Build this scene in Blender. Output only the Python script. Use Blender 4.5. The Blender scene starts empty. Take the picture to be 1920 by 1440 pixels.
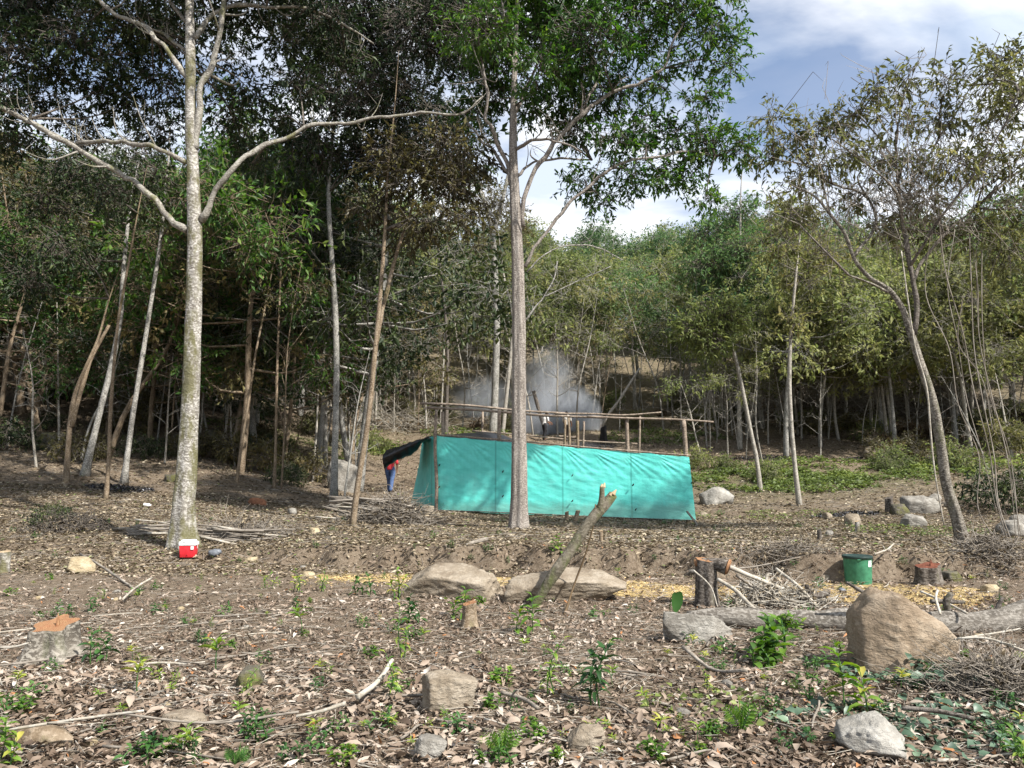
import bpy, bmesh, math, random
import numpy as np
from mathutils import Vector, Matrix

# ------------------------------------------------------------------ camera, sky, sun, exposure
random.seed(7)
rng = np.random.default_rng(11)
SC = bpy.context.scene
COL = SC.collection
CAM_H, PITCH, FPX = 1.55, math.radians(7.0), 1400.0
cam_data = bpy.data.cameras.new('camera')
cam_data.sensor_width = 36.0
cam_data.lens = FPX / 1920 * 36.0
cam_data.clip_end = 3000
cam = bpy.data.objects.new('camera', cam_data)
COL.objects.link(cam)
cam.location = (0, 0, CAM_H)
cam.rotation_euler = (math.pi / 2 + PITCH, 0, 0)
SC.camera = cam

SUN_EL, SUN_AZ = math.radians(46), math.radians(129)     # azimuth clockwise from +Y (view direction)
sun_dir = Vector((math.sin(SUN_AZ) * math.cos(SUN_EL), math.cos(SUN_AZ) * math.cos(SUN_EL), math.sin(SUN_EL)))
sl = bpy.data.lights.new('sun', 'SUN')
sl.energy = 5.0
sl.angle = math.radians(0.9)
sl.color = (1.0, 0.955, 0.89)
sun = bpy.data.objects.new('sun', sl)
COL.objects.link(sun)
sun.rotation_euler = sun_dir.to_track_quat('Z', 'Y').to_euler()
sun.location = (0, 0, 60)

W = bpy.data.worlds.new('World')
SC.world = W
W.use_nodes = True
nt = W.node_tree
nt.nodes.clear()
def wn(t): return nt.nodes.new(t)
sky = wn('ShaderNodeTexSky')
sky.sky_type = 'NISHITA'
sky.sun_disc = False
sky.sun_elevation = SUN_EL
sky.sun_rotation = SUN_AZ
sky.altitude = 1500
sky.air_density = 1.0
sky.dust_density = 1.0
tc = wn('ShaderNodeTexCoord')
# clouds lie on a flat layer overhead: project the direction onto a plane
sep = wn('ShaderNodeSeparateXYZ'); nt.links.new(tc.outputs['Generated'], sep.inputs[0])
zc = wn('ShaderNodeMath'); zc.operation = 'MAXIMUM'; nt.links.new(sep.outputs[2], zc.inputs[0]); zc.inputs[1].default_value = 0.0
za = wn('ShaderNodeMath'); za.operation = 'ADD'; nt.links.new(zc.outputs[0], za.inputs[0]); za.inputs[1].default_value = 0.25
vd = wn('ShaderNodeVectorMath'); vd.operation = 'DIVIDE'
cz = wn('ShaderNodeCombineXYZ')
for i in range(3): nt.links.new(za.outputs[0], cz.inputs[i])
nt.links.new(tc.outputs['Generated'], vd.inputs[0]); nt.links.new(cz.outputs[0], vd.inputs[1])
mpn = wn('ShaderNodeMapping'); mpn.inputs['Location'].default_value = (3.1, 1.7, 0.0); mpn.inputs['Rotation'].default_value = (0, 0, 0.6)
mpn.inputs['Scale'].default_value = (1.0, 1.55, 0.6)
nt.links.new(vd.outputs[0], mpn.inputs['Vector'])
n1 = wn('ShaderNodeTexNoise'); n1.inputs['Scale'].default_value = 1.9; n1.inputs['Detail'].default_value = 9; n1.inputs['Roughness'].default_value = 0.52; n1.inputs['Distortion'].default_value = 0.25
nt.links.new(mpn.outputs[0], n1.inputs['Vector'])
cr = wn('ShaderNodeValToRGB')
cr.color_ramp.elements[0].position = 0.37; cr.color_ramp.elements[0].color = (.14, .14, .14, 1)
cr.color_ramp.elements[1].position = 0.55; cr.color_ramp.elements[1].color = (1, 1, 1, 1)
nt.links.new(n1.outputs['Fac'], cr.inputs[0])
n2 = wn('ShaderNodeTexNoise'); n2.inputs['Scale'].default_value = 2.6; n2.inputs['Detail'].default_value = 8; n2.inputs['Roughness'].default_value = 0.5
nt.links.new(mpn.outputs[0], n2.inputs['Vector'])
cr2 = wn('ShaderNodeValToRGB')
cr2.color_ramp.elements[0].position = 0.42; cr2.color_ramp.elements[0].color = (4.2, 4.75, 5.6, 1)
cr2.color_ramp.elements[1].position = 0.57; cr2.color_ramp.elements[1].color = (6.6, 6.7, 6.9, 1)
nt.links.new(n2.outputs['Fac'], cr2.inputs[0])
mixc = wn('ShaderNodeMix'); mixc.data_type = 'RGBA'
nt.links.new(cr.outputs[0], mixc.inputs[0]); nt.links.new(sky.outputs[0], mixc.inputs[6]); nt.links.new(cr2.outputs[0], mixc.inputs[7])
bg = wn('ShaderNodeBackground'); bg.inputs['Strength'].default_value = 0.10
nt.links.new(mixc.outputs[2], bg.inputs['Color'])
wo = wn('ShaderNodeOutputWorld'); nt.links.new(bg.outputs[0], wo.inputs[0])

SC.view_settings.view_transform = 'Standard'
SC.view_settings.look = 'None'
SC.view_settings.exposure = 1.0
SC.view_settings.gamma = 1.0
SC.render.engine = 'CYCLES'
cy = SC.cycles
cy.max_bounces = 6; cy.diffuse_bounces = 3; cy.glossy_bounces = 2; cy.transmission_bounces = 3; cy.transparent_max_bounces = 6
cy.volume_bounces = 1; cy.volume_max_steps = 64
cy.use_denoising = True
cy.sample_clamp_indirect = 6.0
cy.caustics_reflective = False; cy.caustics_refractive = False

# ------------------------------------------------------------------ noise and terrain
def _h(ix, iy, iz):
    n = (ix * 374761393 + iy * 668265263 + iz * 2147483647 + 1013904223) & 0xffffffff
    n = ((n ^ (n >> 13)) * 1274126177) & 0xffffffff
    return ((n ^ (n >> 16)) & 0xffff) / 65535.0
def vnoise(x, y, z=0.0):
    x = np.asarray(x, float); y = np.asarray(y, float); z = np.asarray(z, float) + 0 * x
    xi, yi, zi = np.floor(x).astype(np.int64), np.floor(y).astype(np.int64), np.floor(z).astype(np.int64)
    fx, fy, fz = x - xi, y - yi, z - zi
    fx, fy, fz = fx*fx*(3-2*fx), fy*fy*(3-2*fy), fz*fz*(3-2*fz)
    r = 0
    for a in (0, 1):
        for b in (0, 1):
            for c in (0, 1):
                w = (fx if a else 1-fx) * (fy if b else 1-fy) * (fz if c else 1-fz)
                r = r + w * _h(xi+a, yi+b, zi+c)
    return r * 2 - 1
def fbm(x, y, z=0.0, o=4):
    s, a = 0, 1.0
    for k in range(o):
        s = s + a * vnoise(np.asarray(x)*2**k + 17.3*k, np.asarray(y)*2**k + 5.1*k, np.asarray(z)*2**k); a *= .5
    return s / 1.9

TD = np.array([0, 4, 8, 10.5, 13, 15, 18.5, 21, 25, 32, 40, 50, 60, 90, 130, 400.])
TC = np.array([-400, 100, 340, 730, 972, 1305, 1700, 2400.])
TZ0 = np.array([
 [0, 0, 0, .02, .15, .4, .9, 1.4, 2.2, 4.0, 6.5, 10, 14, 26, 36, 60],
 [0, 0, 0, .02, .1, .3, .75, 1.1, 1.8, 3.2, 5.5, 9, 12.5, 24, 34, 60],
 [0, 0, 0, .02, .03, .15, .5, .8, 1.35, 2.6, 4.8, 8, 11.5, 22, 32, 60],
 [0, 0, 0, .02, .04, .06, .1, .18, .3, .65, 2.3, 4.8, 7.5, 19, 29, 55],
 [0, 0, 0, .02, .04, .03, -.03, .1, .3, 1.0, 2.5, 4.3, 7, 18, 27, 50],
 [0, 0, 0, .0, 0, -.03, -.1, -.08, .2, 1.2, 2.6, 4.4, 6.8, 17, 26, 50],
 [0, -.02, 0, .0, -.05, -.1, 0, .15, .55, 1.4, 2.7, 4.3, 7, 17, 26, 50],
 [0, 0, 0, .0, .0, .0, .2, .5, 1.2, 2.6, 4.5, 7, 10, 20, 30, 50.]])
TZ = TZ0 * np.interp(TD, [45, 60, 90, 400], [1, 1.06, 1.08, 1.1])[None]
def H(x, y, fine=True):
    x = np.asarray(x, float); y = np.asarray(y, float)
    d = np.clip(y, 0.5, 399)
    px = np.clip(960 + FPX * x / np.maximum(d, 4.0), -399, 2399)
    ci = np.clip(np.searchsorted(TC, px) - 1, 0, len(TC)-2); cf = (px - TC[ci]) / (TC[ci+1]-TC[ci]); cf = cf*cf*(3-2*cf)
    di = np.clip(np.searchsorted(TD, d) - 1, 0, len(TD)-2); df = (d - TD[di]) / (TD[di+1]-TD[di])
    z = (TZ[ci, di]*(1-df) + TZ[ci, di+1]*df)*(1-cf) + (TZ[ci+1, di]*(1-df) + TZ[ci+1, di+1]*df)*cf
    db = np.interp(px, [-400, 340, 560, 700, 972, 1300, 1600, 1900, 2400], [14.0, 13.6, 12.8, 12.4, 12.3, 11.6, 11.3, 11.5, 12]) + .3*vnoise(x*1.3, x*0+3.1) + .12*vnoise(x*4.3, x*0+7.1)
    hb = np.interp(px, [-400, 250, 450, 640, 972, 1300, 1700, 1950, 2400], [.06, .06, .12, .32, .36, .36, .38, .25, .1])
    t = np.clip((d - db - .12*vnoise(x*3.3, d*3.3)) / .38, 0, 1)
    z = z + hb * (t*t*(3-2*t))
    z = z - .34*np.exp(-(((x+2.42)/.26)**2 + ((y-12.45)/.20)**2)**1.5)
    far = np.clip((d-14)/30, 0, 1)
    z = z + (.05 + .45*far) * fbm(x*.45, y*.45, 2.2, 3) * np.clip((d+2)/4, .3, 1)*.7
    if fine:
        z = z + .022 * fbm(x*2.6, y*2.6, 7.7, 3)
    return z
def ray(px, row):
    a, b = (px-960)/FPX, (720-row)/FPX
    c, s = math.cos(PITCH), math.sin(PITCH)
    return np.array([a, c - b*s, s + b*c])
def at(px, row, d):
    """point on the sight line through a pixel, d metres in front"""
    r = ray(px, row)
    return Vector(tuple(np.array([0, 0, CAM_H]) + r * (d / r[1])))
_ds = np.concatenate([np.arange(2.0, 14, .02), np.arange(14, 140, .1)])
def G(px, row, dmin=2.0):
    """where the sight line meets the ground"""
    r = ray(px, row); k = _ds / r[1]
    zz = CAM_H + r[2]*k - H(r[0]*k, _ds)
    ok = np.where((zz <= 0) & (_ds >= dmin))[0]
    d = _ds[ok[0]] if len(ok) else 60.0
    x = r[0]*d/r[1]
    return Vector((x, d, float(H(x, d))))
def GD(px, d):
    x = (px-960)/FPX*d*0.985
    return Vector((x, d, float(H(x, d))))
def mpp(d): return d / FPX          # metres per photo pixel

# ------------------------------------------------------------------ object helpers
def tag(o, label=None, cat=None, group=None, kind=None):
    if label: o['label'] = label
    if cat: o['category'] = cat
    if group: o['group'] = group
    if kind: o['kind'] = kind
    return o
def empty(name, loc, label=None, cat=None, group=None, rz=0):
    o = bpy.data.objects.new(name, None); COL.objects.link(o)
    o.location = loc; o.rotation_euler = (0, 0, rz); o.empty_display_size = .1
    return tag(o, label, cat, group)
def link(name, me, parent=None):
    o = bpy.data.objects.new(name, me); COL.objects.link(o)
    if parent: o.parent = parent
    return o
class MB:
    """collects vertices and faces (tris or quads) with a per-vertex tint"""
    def __init__(s): s.v = []; s.f = []; s.t = []; s.n = 0
    def add(s, v, faces, tint=None):
        v = np.asarray(v, float).reshape(-1, 3)
        s.v.append(v)
        if not isinstance(faces, list): faces = [faces]
        for f in faces:
            f = np.asarray(f, np.int64)
            if len(f): s.f.append(f + s.n)
        s.t.append(np.zeros(len(v)) + .5 if tint is None else np.broadcast_to(np.asarray(tint, float), (len(v),)))
        s.n += len(v)
        return s
    def mesh(s, name, mat, smooth=False, origin=None):
        v = np.concatenate(s.v) if s.v else np.zeros((0, 3))
        if origin is not None: v = v - np.array(origin)
        me = bpy.data.meshes.new(name)
        tris = [f for f in s.f if f.shape[1] == 3]; quads = [f for f in s.f if f.shape[1] == 4]
        T = np.concatenate(tris) if tris else np.zeros((0, 3), int); Q = np.concatenate(quads) if quads else np.zeros((0, 4), int)
        me.vertices.add(len(v)); me.vertices.foreach_set('co', v.astype(np.float32).ravel())
        me.loops.add(T.size + Q.size); me.loops.foreach_set('vertex_index', np.concatenate([T.ravel(), Q.ravel()]).astype(np.int32))
        me.polygons.add(len(T) + len(Q))
        me.polygons.foreach_set('loop_start', np.concatenate([np.arange(len(T))*3, T.size + np.arange(len(Q))*4]).astype(np.int32))
        me.update(calc_edges=True)
        a = me.attributes.new('tint', 'FLOAT', 'POINT'); a.data.foreach_set('value', np.concatenate(s.t).astype(np.float32) if s.t else np.zeros(0, np.float32))
        if smooth: me.polygons.foreach_set('use_smooth', np.ones(len(me.polygons), bool))
        me.materials.append(mat)
        me.validate()
        return me
    def build(s, name, mat, parent=None, smooth=False, origin=None):
        return link(name, s.mesh(name, mat, smooth, origin), parent)
def copy_tree(o, parent=None):
    c = o.copy(); COL.objects.link(c)
    if parent is not None: c.parent = parent
    for ch in list(o.children): copy_tree(ch, c)
    return c
def nrm(a):
    a = np.asarray(a, float); return a / np.maximum(np.linalg.norm(a, axis=-1, keepdims=True), 1e-9)

def smooth_path(p, rad, n):
    p = np.array([tuple(q) for q in p], float); rad = np.array(rad, float)
    seg = np.linalg.norm(np.diff(p, axis=0), axis=1); t = np.concatenate([[0], np.cumsum(seg)])
    tt = np.linspace(0, t[-1], n)
    m = np.gradient(p, t, axis=0) if len(p) > 2 else np.repeat([(p[1]-p[0])/max(t[-1], 1e-6)], 2, 0)
    i = np.clip(np.searchsorted(t, tt) - 1, 0, len(p)-2); h = (t[i+1]-t[i])[:, None]; u = ((tt - t[i]) / (t[i+1]-t[i]))[:, None]
    q = (2*u**3-3*u**2+1)*p[i] + (u**3-2*u**2+u)*h*m[i] + (-2*u**3+3*u**2)*p[i+1] + (u**3-u**2)*h*m[i+1]
    return q, np.interp(tt, t, rad)
def tube(mb, p, rad, n=12, k=8, bump=.06, seed=0, lobes=None, cap=True, tint=None, raw=False):
    """tapered limb along a path; lobes = (count, amount at base, amount higher up)"""
    if raw: q, r = np.array([tuple(a) for a in p], float), np.array(rad, float); n = len(q)
    else: q, r = smooth_path(p, rad, n)
    tg = nrm(np.gradient(q, axis=0))
    ref = np.array([0.0, 1.0, 0.0]) if abs(tg[0][1]) < .9 else np.array([1.0, 0, 0])
    a = nrm(np.cross(tg, ref)); b = np.cross(tg, a)
    th = np.arange(k) * 2*math.pi/k
    s = np.arange(n)[:, None]
    ln = np.linalg.norm(q[-1]-q[0])
    rr = r[:, None] * (1 + bump * (vnoise(np.cos(th)[None]*1.3 + seed*3.7, np.sin(th)[None]*1.3, s*ln/n*2.2 + seed) + .6*vnoise(np.cos(th)[None]*3.1+seed, np.sin(th)[None]*3.1+s*0, s*ln/n*6.0)))
    if lobes:
        am = lobes[2] + (lobes[1]-lobes[2]) * np.exp(-np.arange(n)/n*7.0)[:, None]
        rr = rr * (1 + am * np.cos(lobes[0]*th[None] + seed + .15*s*0))
    v = q[:, None] + rr[..., None] * (np.cos(th)[None, :, None]*a[:, None] + np.sin(th)[None, :, None]*b[:, None])
    idx = np.arange(n*k).reshape(n, k)
    f = np.stack([idx[:-1], np.roll(idx[:-1], -1, 1), np.roll(idx[1:], -1, 1), idx[1:]], -1).reshape(-1, 4)
    vv = v.reshape(-1, 3); tri = []
    if cap:
        vv = np.concatenate([vv, q[:1], q[-1:]]); c0, c1 = n*k, n*k+1
        r0, r1 = idx[0], idx[-1]
        tri = np.concatenate([np.stack([np.roll(r0, -1), r0, np.full(k, c0)], -1), np.stack([r1, np.roll(r1, -1), np.full(k, c1)], -1)])
        mb.add(vv, [f, tri], tint)
    else: mb.add(vv, f, tint)
    return q, r
def sticks(mb, A, B, ra, rb, tint=None):
    """many straight three-sided twigs at once"""
    A = np.asarray(A, float); B = np.asarray(B, float); n = len(A)
    if n == 0: return
    tg = nrm(B-A); ref = np.where(np.abs(tg[:, 2:3]) < .9, np.array([[0, 0, 1.]]), np.array([[1., 0, 0]]))
    a = nrm(np.cross(tg, ref)); b = np.cross(tg, a)
    ra = np.broadcast_to(np.asarray(ra, float), (n,))[:, None]; rb = np.broadcast_to(np.asarray(rb, float), (n,))[:, None]
    V = []
    for R, C in ((ra, A), (rb, B)):
        for j in range(3):
            th = j*2*math.pi/3; V.append(C + R*(math.cos(th)*a + math.sin(th)*b))
    v = np.stack(V, 1).reshape(-1, 3); o = np.arange(n)[:, None]*6
    f = np.concatenate([o + np.array([[j, (j+1) % 3, 3+(j+1) % 3, 3+j]]) for j in range(3)])
    t = None if tint is None else np.repeat(np.broadcast_to(np.asarray(tint, float), (n,)), 6)
    mb.add(v, f, t)
def leaves(mb, P, D, N, L, Wd, tint, fold=.25, full=False, curl=0.0):
    """many leaves at once: base P, direction D, upper side N, length L, width Wd"""
    P = np.asarray(P, float); n = len(P)
    if n == 0: return
    D = nrm(D); S = nrm(np.cross(D, N)); N = np.cross(S, D)
    L = np.broadcast_to(np.asarray(L, float), (n,))[:, None]; Wd = np.broadcast_to(np.asarray(Wd, float), (n,))[:, None]*.5
    o = np.arange(n)[:, None]
    if not full:
        up = N*Wd*fold*2
        v = np.stack([P, P + D*L*.45 + S*Wd + up, P + D*L - N*L*.12, P + D*L*.45 - S*Wd + up], 1).reshape(-1, 3)
        f = np.concatenate([o*4 + np.array([[0, 2, 1]]), o*4 + np.array([[0, 3, 2]])]); k = 4
    else:
        c = np.broadcast_to(np.asarray(curl, float), (n,))[:, None]
        m1 = P + D*L*.33 + N*L*c*.16; m2 = P + D*L*.68 + N*L*c*.05; tp = P + D*L - N*L*c*.28
        up = N*Wd*fold*2
        v = np.stack([P, m1, m2, tp, m1 + S*Wd*.95 + up, m1 - S*Wd*.95 + up, m2 + S*Wd*.8 + up*.8, m2 - S*Wd*.8 + up*.8], 1).reshape(-1, 3)
        f = [np.concatenate([o*8 + np.array([[0, 1, 4]]), o*8 + np.array([[0, 5, 1]]), o*8 + np.array([[6, 2, 3]]), o*8 + np.array([[2, 7, 3]])]),
             np.concatenate([o*8 + np.array([[4, 1, 2, 6]]), o*8 + np.array([[1, 5, 7, 2]])])]; k = 8
    mb.add(v, f, np.repeat(np.broadcast_to(np.asarray(tint, float), (n,)), k))
def rdir(n, g=rng): return nrm(g.normal(size=(n, 3)))

def clump(lf, tw, c, R, nsp, per, L, seed=0, droop=.35, tint0=.5, twr=.006, wr=.38, flat=.75, nup=.8):
    """a leafy clump: sprigs spread through an uneven ball, leaves along each sprig"""
    g = np.random.default_rng(seed+5)
    c = np.array(tuple(c), float)
    u = rdir(nsp, g); rr = g.random(nsp)**.45
    rr = rr * (1 + .45*vnoise(u[:, 0]*1.7+seed, u[:, 1]*1.7, u[:, 2]*1.7))
    base = c + u*rr[:, None]*R*np.array([1, 1, flat])
    d = nrm(u*.7 + rdir(nsp, g)*.7 + np.array([0, 0, -.15]))
    sl_ = L*2.6*(.6+.8*g.random(nsp))
    if tw is not None:
        inner = c + (base-c)*.5 + rdir(nsp, g)*R*.28
        sticks(tw, inner, base, twr*1.4, twr)
        sticks(tw, base, base + d*sl_[:, None], twr, twr*.4)
    k = per
    t = (np.arange(k)+.5)/k
    P = (base[:, None] + d[:, None]*(sl_[:, None]*t[None])[..., None]).reshape(-1, 3)
    n = nsp*k
    D = nrm(np.repeat(d, k, 0)*.7 + rdir(n, g)*.9 + np.array([0, 0, -droop]))
    N = nrm(rdir(n, g)*.6 + np.array([0, 0, nup]))
    ti = np.clip(tint0 + g.normal(0, .17, n) + np.repeat(g.normal(0, .12, nsp), k), 0, 1)
    LL = L*(.45+1.0*g.random(n)**1.3)*np.repeat(.8+.5*g.random(nsp), k)
    leaves(lf, P, D, N, LL, LL*wr, ti)

# ------------------------------------------------------------------ materials
def mat_new(name):
    m = bpy.data.materials.new(name); m.use_nodes = True
    t = m.node_tree; t.nodes.clear()
    out = t.nodes.new('ShaderNodeOutputMaterial')
    return m, t, out
def N_(t, k, **kw):
    n = t.nodes.new(k)
    for a, b in kw.items():
        if a in n.inputs.keys(): n.inputs[a].default_value = b
        else: setattr(n, a, b)
    return n
def ramp(t, src, stops):
    r = t.nodes.new('ShaderNodeValToRGB'); e = r.color_ramp.elements
    while len(e) < len(stops): e.new(.5)
    for i, (p, c) in enumerate(stops):
        e[i].position = p; e[i].color = (*c, 1)
    t.links.new(src, r.inputs[0]); return r.outputs[0]
def noise(t, scale, detail=5, rough=.55, vec=None, dist=0.0):
    n = N_(t, 'ShaderNodeTexNoise', Scale=scale, Detail=detail, Roughness=rough, Distortion=dist)
    if vec is not None: t.links.new(vec, n.inputs['Vector'])
    return n.outputs['Fac']
def mixcol(t, fac, a, b, mode='MIX'):
    m = t.nodes.new('ShaderNodeMix'); m.data_type = 'RGBA'; m.blend_type = mode
    for s, i in ((fac, 0), (a, 6), (b, 7)):
        if isinstance(s, (int, float)): m.inputs[i].default_value = s
        elif isinstance(s, tuple): m.inputs[i].default_value = (*s, 1)
        else: t.links.new(s, m.inputs[i])
    return m.outputs[2]
def pos_vec(t, kind='Object'): return N_(t, 'ShaderNodeTexCoord').outputs[kind]
def scaled(t, vec, s):
    m = t.nodes.new('ShaderNodeMapping'); m.inputs['Scale'].default_value = s; t.links.new(vec, m.inputs[0]); return m.outputs[0]
def bumpn(t, h, strength, dist):
    b = N_(t, 'ShaderNodeBump', Strength=strength, Distance=dist); t.links.new(h, b.inputs['Height']); return b.outputs[0]
def attr(t, name):
    a = t.nodes.new('ShaderNodeAttribute'); a.attribute_name = name; return a.outputs['Fac']
def bsdf(t, out, col, rough=.8, normal=None, spec=.3):
    p = t.nodes.new('ShaderNodeBsdfPrincipled')
    if isinstance(col, tuple): p.inputs['Base Color'].default_value = (*col, 1)
    else: t.links.new(col, p.inputs['Base Color'])
    if isinstance(rough, (int, float)): p.inputs['Roughness'].default_value = rough
    else: t.links.new(rough, p.inputs['Roughness'])
    p.inputs['Specular IOR Level'].default_value = spec
    if normal is not None: t.links.new(normal, p.inputs['Normal'])
    if out is not None: t.links.new(p.outputs[0], out.inputs[0])
    return p
def leaf_mat(name, stops, trans=.3, rough=.5, spec=.35, objvar=.12):
    m, t, out = mat_new(name)
    oi = N_(t, 'ShaderNodeObjectInfo')
    ma = N_(t, 'ShaderNodeMath', operation='MULTIPLY_ADD'); t.links.new(oi.outputs['Random'], ma.inputs[0]); ma.inputs[1].default_value = objvar*2; ma.inputs[2].default_value = -objvar
    ad = N_(t, 'ShaderNodeMath', operation='ADD'); t.links.new(ma.outputs[0], ad.inputs[0]); t.links.new(attr(t, 'tint'), ad.inputs[1])
    c = ramp(t, ad.outputs[0], stops)
    p = bsdf(t, None, c, rough, None, spec)
    tr = N_(t, 'ShaderNodeBsdfTranslucent')
    hs = N_(t, 'ShaderNodeHueSaturation', Saturation=1.15, Value=1.25); t.links.new(c, hs.inputs['Color']); t.links.new(hs.outputs[0], tr.inputs['Color'])
    mx = N_(t, 'ShaderNodeMixShader'); mx.inputs[0].default_value = trans
    t.links.new(p.outputs[0], mx.inputs[1]); t.links.new(tr.outputs[0], mx.inputs[2]); t.links.new(mx.outputs[0], out.inputs[0])
    return m
def bark_mat(name, dark, mid, light, lich=.5, moss=None, mossamt=.0, vscale=(1, 1, .35), sc=9, bump=.5, char=None, kind='Object'):
    m, t, out = mat_new(name)
    v = pos_vec(t, kind)
    vs = scaled(t, v, vscale)
    a = noise(t, sc, 8, .62, vs)
    c = ramp(t, a, [(.3, dark), (.5, mid), (.68, light)])
    b = noise(t, sc*2.7, 6, .6, scaled(t, v, (1, 1, 1.6)))
    pale = ramp(t, b, [(.5-.0, (0, 0, 0)), (.56, (1, 1, 1))])
    big = noise(t, 2.1, 3, .5, v)
    f = N_(t, 'ShaderNodeMath', operation='MULTIPLY'); t.links.new(pale, f.inputs[0]); f.inputs[1].default_value = lich
    c = mixcol(t, f.outputs[0], c, tuple(min(.62, x*1.5+.04) for x in light))
    if moss:
        mf = ramp(t, noise(t, 3.2, 7, .65, scaled(t, v, (1.3, 1.3, .5))), [(.62-.35*mossamt, (0, 0, 0)), (.74-.35*mossamt, (.85, .85, .85))])
        c = mixcol(t, mf, c, moss)
    c = mixcol(t, ramp(t, big, [(.35, (.55, .55, .55)), (.65, (0, 0, 0))]), c, mixcol(t, .55, c, dark))
    if char:       # burnt foot of the trunk
        sp = N_(t, 'ShaderNodeSeparateXYZ'); t.links.new(v, sp.inputs[0])
        w = N_(t, 'ShaderNodeMath', operation='MULTIPLY_ADD'); t.links.new(a, w.inputs[0]); w.inputs[1].default_value = 1.2; t.links.new(sp.outputs[2], w.inputs[2])
        c = mixcol(t, ramp(t, w.outputs[0], [(.0, (1, 1, 1)), (1.0, (0, 0, 0))]) if char is True else 0.0, c, (.012, .011, .011))
    hgt = N_(t, 'ShaderNodeMath', operation='ADD'); t.links.new(a, hgt.inputs[0]); t.links.new(b, hgt.inputs[1])
    bsdf(t, out, c, .88, bumpn(t, hgt.outputs[0], bump, .03), .2)
    return m
def simple_mat(name, col, rough=.6, var=.15, sc=6, bump=.0, spec=.4):
    m, t, out = mat_new(name)
    a = noise(t, sc, 5, .6, pos_vec(t))
    c = ramp(t, a, [(.3, tuple(x*(1-var) for x in col)), (.7, tuple(min(1, x*(1+var)) for x in col))])
    bsdf(t, out, c, rough, bumpn(t, a, bump, .01) if bump else None, spec)
    return m

M = {}
M['bark_pale'] = bark_mat('bark_pale', (.10, .085, .07), (.21, .195, .17), (.345, .33, .30), .7, (.105, .10, .035), .5, (1, 1, 1.7), 7, .7)
M['bark_pale_limb'] = bark_mat('bark_pale_limb', (.09, .08, .065), (.185, .17, .145), (.30, .285, .25), .5, (.12, .12, .04), .3, (1, 1, 1), 9, .5)
M['bark_mid'] = bark_mat('bark_mid', (.08, .068, .057), (.18, .156, .134), (.31, .28, .248), .55, None, 0, (1.6, 1.6, .22), 11, .7)
M['bark_grey'] = bark_mat('bark_grey', (.09, .085, .075), (.19, .18, .16), (.33, .32, .29), .6, (.09, .10, .05), .12, (1, 1, .6), 9, .5)
M['bark_brown'] = bark_mat('bark_brown', (.075, .055, .035), (.17, .125, .08), (.27, .215, .155), .4, (.12, .11, .04), .1, (1, 1, .4), 9, .5)
M['bark_white'] = bark_mat('bark_white', (.12, .11, .09), (.25, .23, .195), (.37, .345, .30), .5, None, 0, (1, 1, .6), 9, .4)
M['bark_dark'] = bark_mat('bark_dark', (.03, .026, .022), (.075, .062, .05), (.16, .14, .12), .5, (.07, .075, .035), .1, (1, 1, .4), 9, .6)
M['bark_burnt'] = bark_mat('bark_burnt', (.09, .085, .075), (.20, .19, .165), (.34, .32, .29), .6, None, 0, (1, 1, .6), 9, .5, True)
M['bark_log'] = bark_mat('bark_log', (.06, .052, .043), (.135, .12, .10), (.25, .23, .20), .45, None, 0, (.35, 1.3, 1.3), 9, .6)
M['bark_moss'] = bark_mat('bark_moss', (.05, .045, .03), (.105, .09, .065), (.17, .15, .115), .3, (.085, .10, .03), .4, (1, 1, .6), 9, .6)
M['bark_lean'] = bark_mat('bark_lean', (.05, .043, .035), (.12, .105, .085), (.23, .21, .175), .6, (.08, .085, .04), .15, (1, 1, .5), 8, .7)
M['charcoal'] = simple_mat('charcoal', (.012, .011, .011), .8, .5, 12, .6, .3)
M['twig'] = bark_mat('twig', (.09, .075, .06), (.19, .165, .135), (.31, .28, .24), .3, None, 0, (1, 1, 1), 6, .2, kind='Generated')
M['twig_pale'] = bark_mat('twig_pale', (.17, .15, .12), (.32, .285, .23), (.47, .43, .36), .3, None, 0, (1, 1, 1), 8, .2)
M['pole'] = bark_mat('pole', (.09, .07, .055), (.21, .165, .125), (.36, .295, .235), .3, None, 0, (1, 1, 1), 9, .4)
G_ = [(0, (.012, .035, .008)), (.35, (.030, .075, .014)), (.65, (.06, .125, .022)), (1, (.13, .19, .04))]
M['leaf_green'] = leaf_mat('leaf_green', [(0, (.018, .05, .012)), (.35, (.045, .105, .02)), (.65, (.09, .175, .03)), (1, (.19, .26, .055))], .4)
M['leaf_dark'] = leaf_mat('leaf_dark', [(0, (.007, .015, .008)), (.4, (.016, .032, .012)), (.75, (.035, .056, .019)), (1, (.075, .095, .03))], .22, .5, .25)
M['leaf_brown'] = leaf_mat('leaf_brown', [(0, (.03, .024, .013)), (.35, (.07, .06, .026)), (.65, (.125, .12, .045)), (1, (.21, .165, .07))], .35)
M['leaf_olive'] = leaf_mat('leaf_olive', [(0, (.058, .066, .028)), (.4, (.13, .14, .054)), (.7, (.20, .205, .078)), (1, (.29, .26, .11))], .4, .6, .2, objvar=.22)
M['leaf_far'] = leaf_mat('leaf_far', [(0, (.07, .095, .036)), (.4, (.155, .19, .068)), (.7, (.235, .265, .095)), (1, (.33, .33, .14))], .42, .6, .2, objvar=.25)
M['leaf_blue'] = leaf_mat('leaf_blue', [(0, (.045, .095, .042)), (.5, (.105, .185, .07)), (1, (.20, .28, .095))], .42, .55, .25)
M['leaf_dry'] = leaf_mat('leaf_dry', [(0, (.055, .035, .02)), (.5, (.13, .09, .05)), (1, (.25, .19, .11))], .15, .7, .2)
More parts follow.
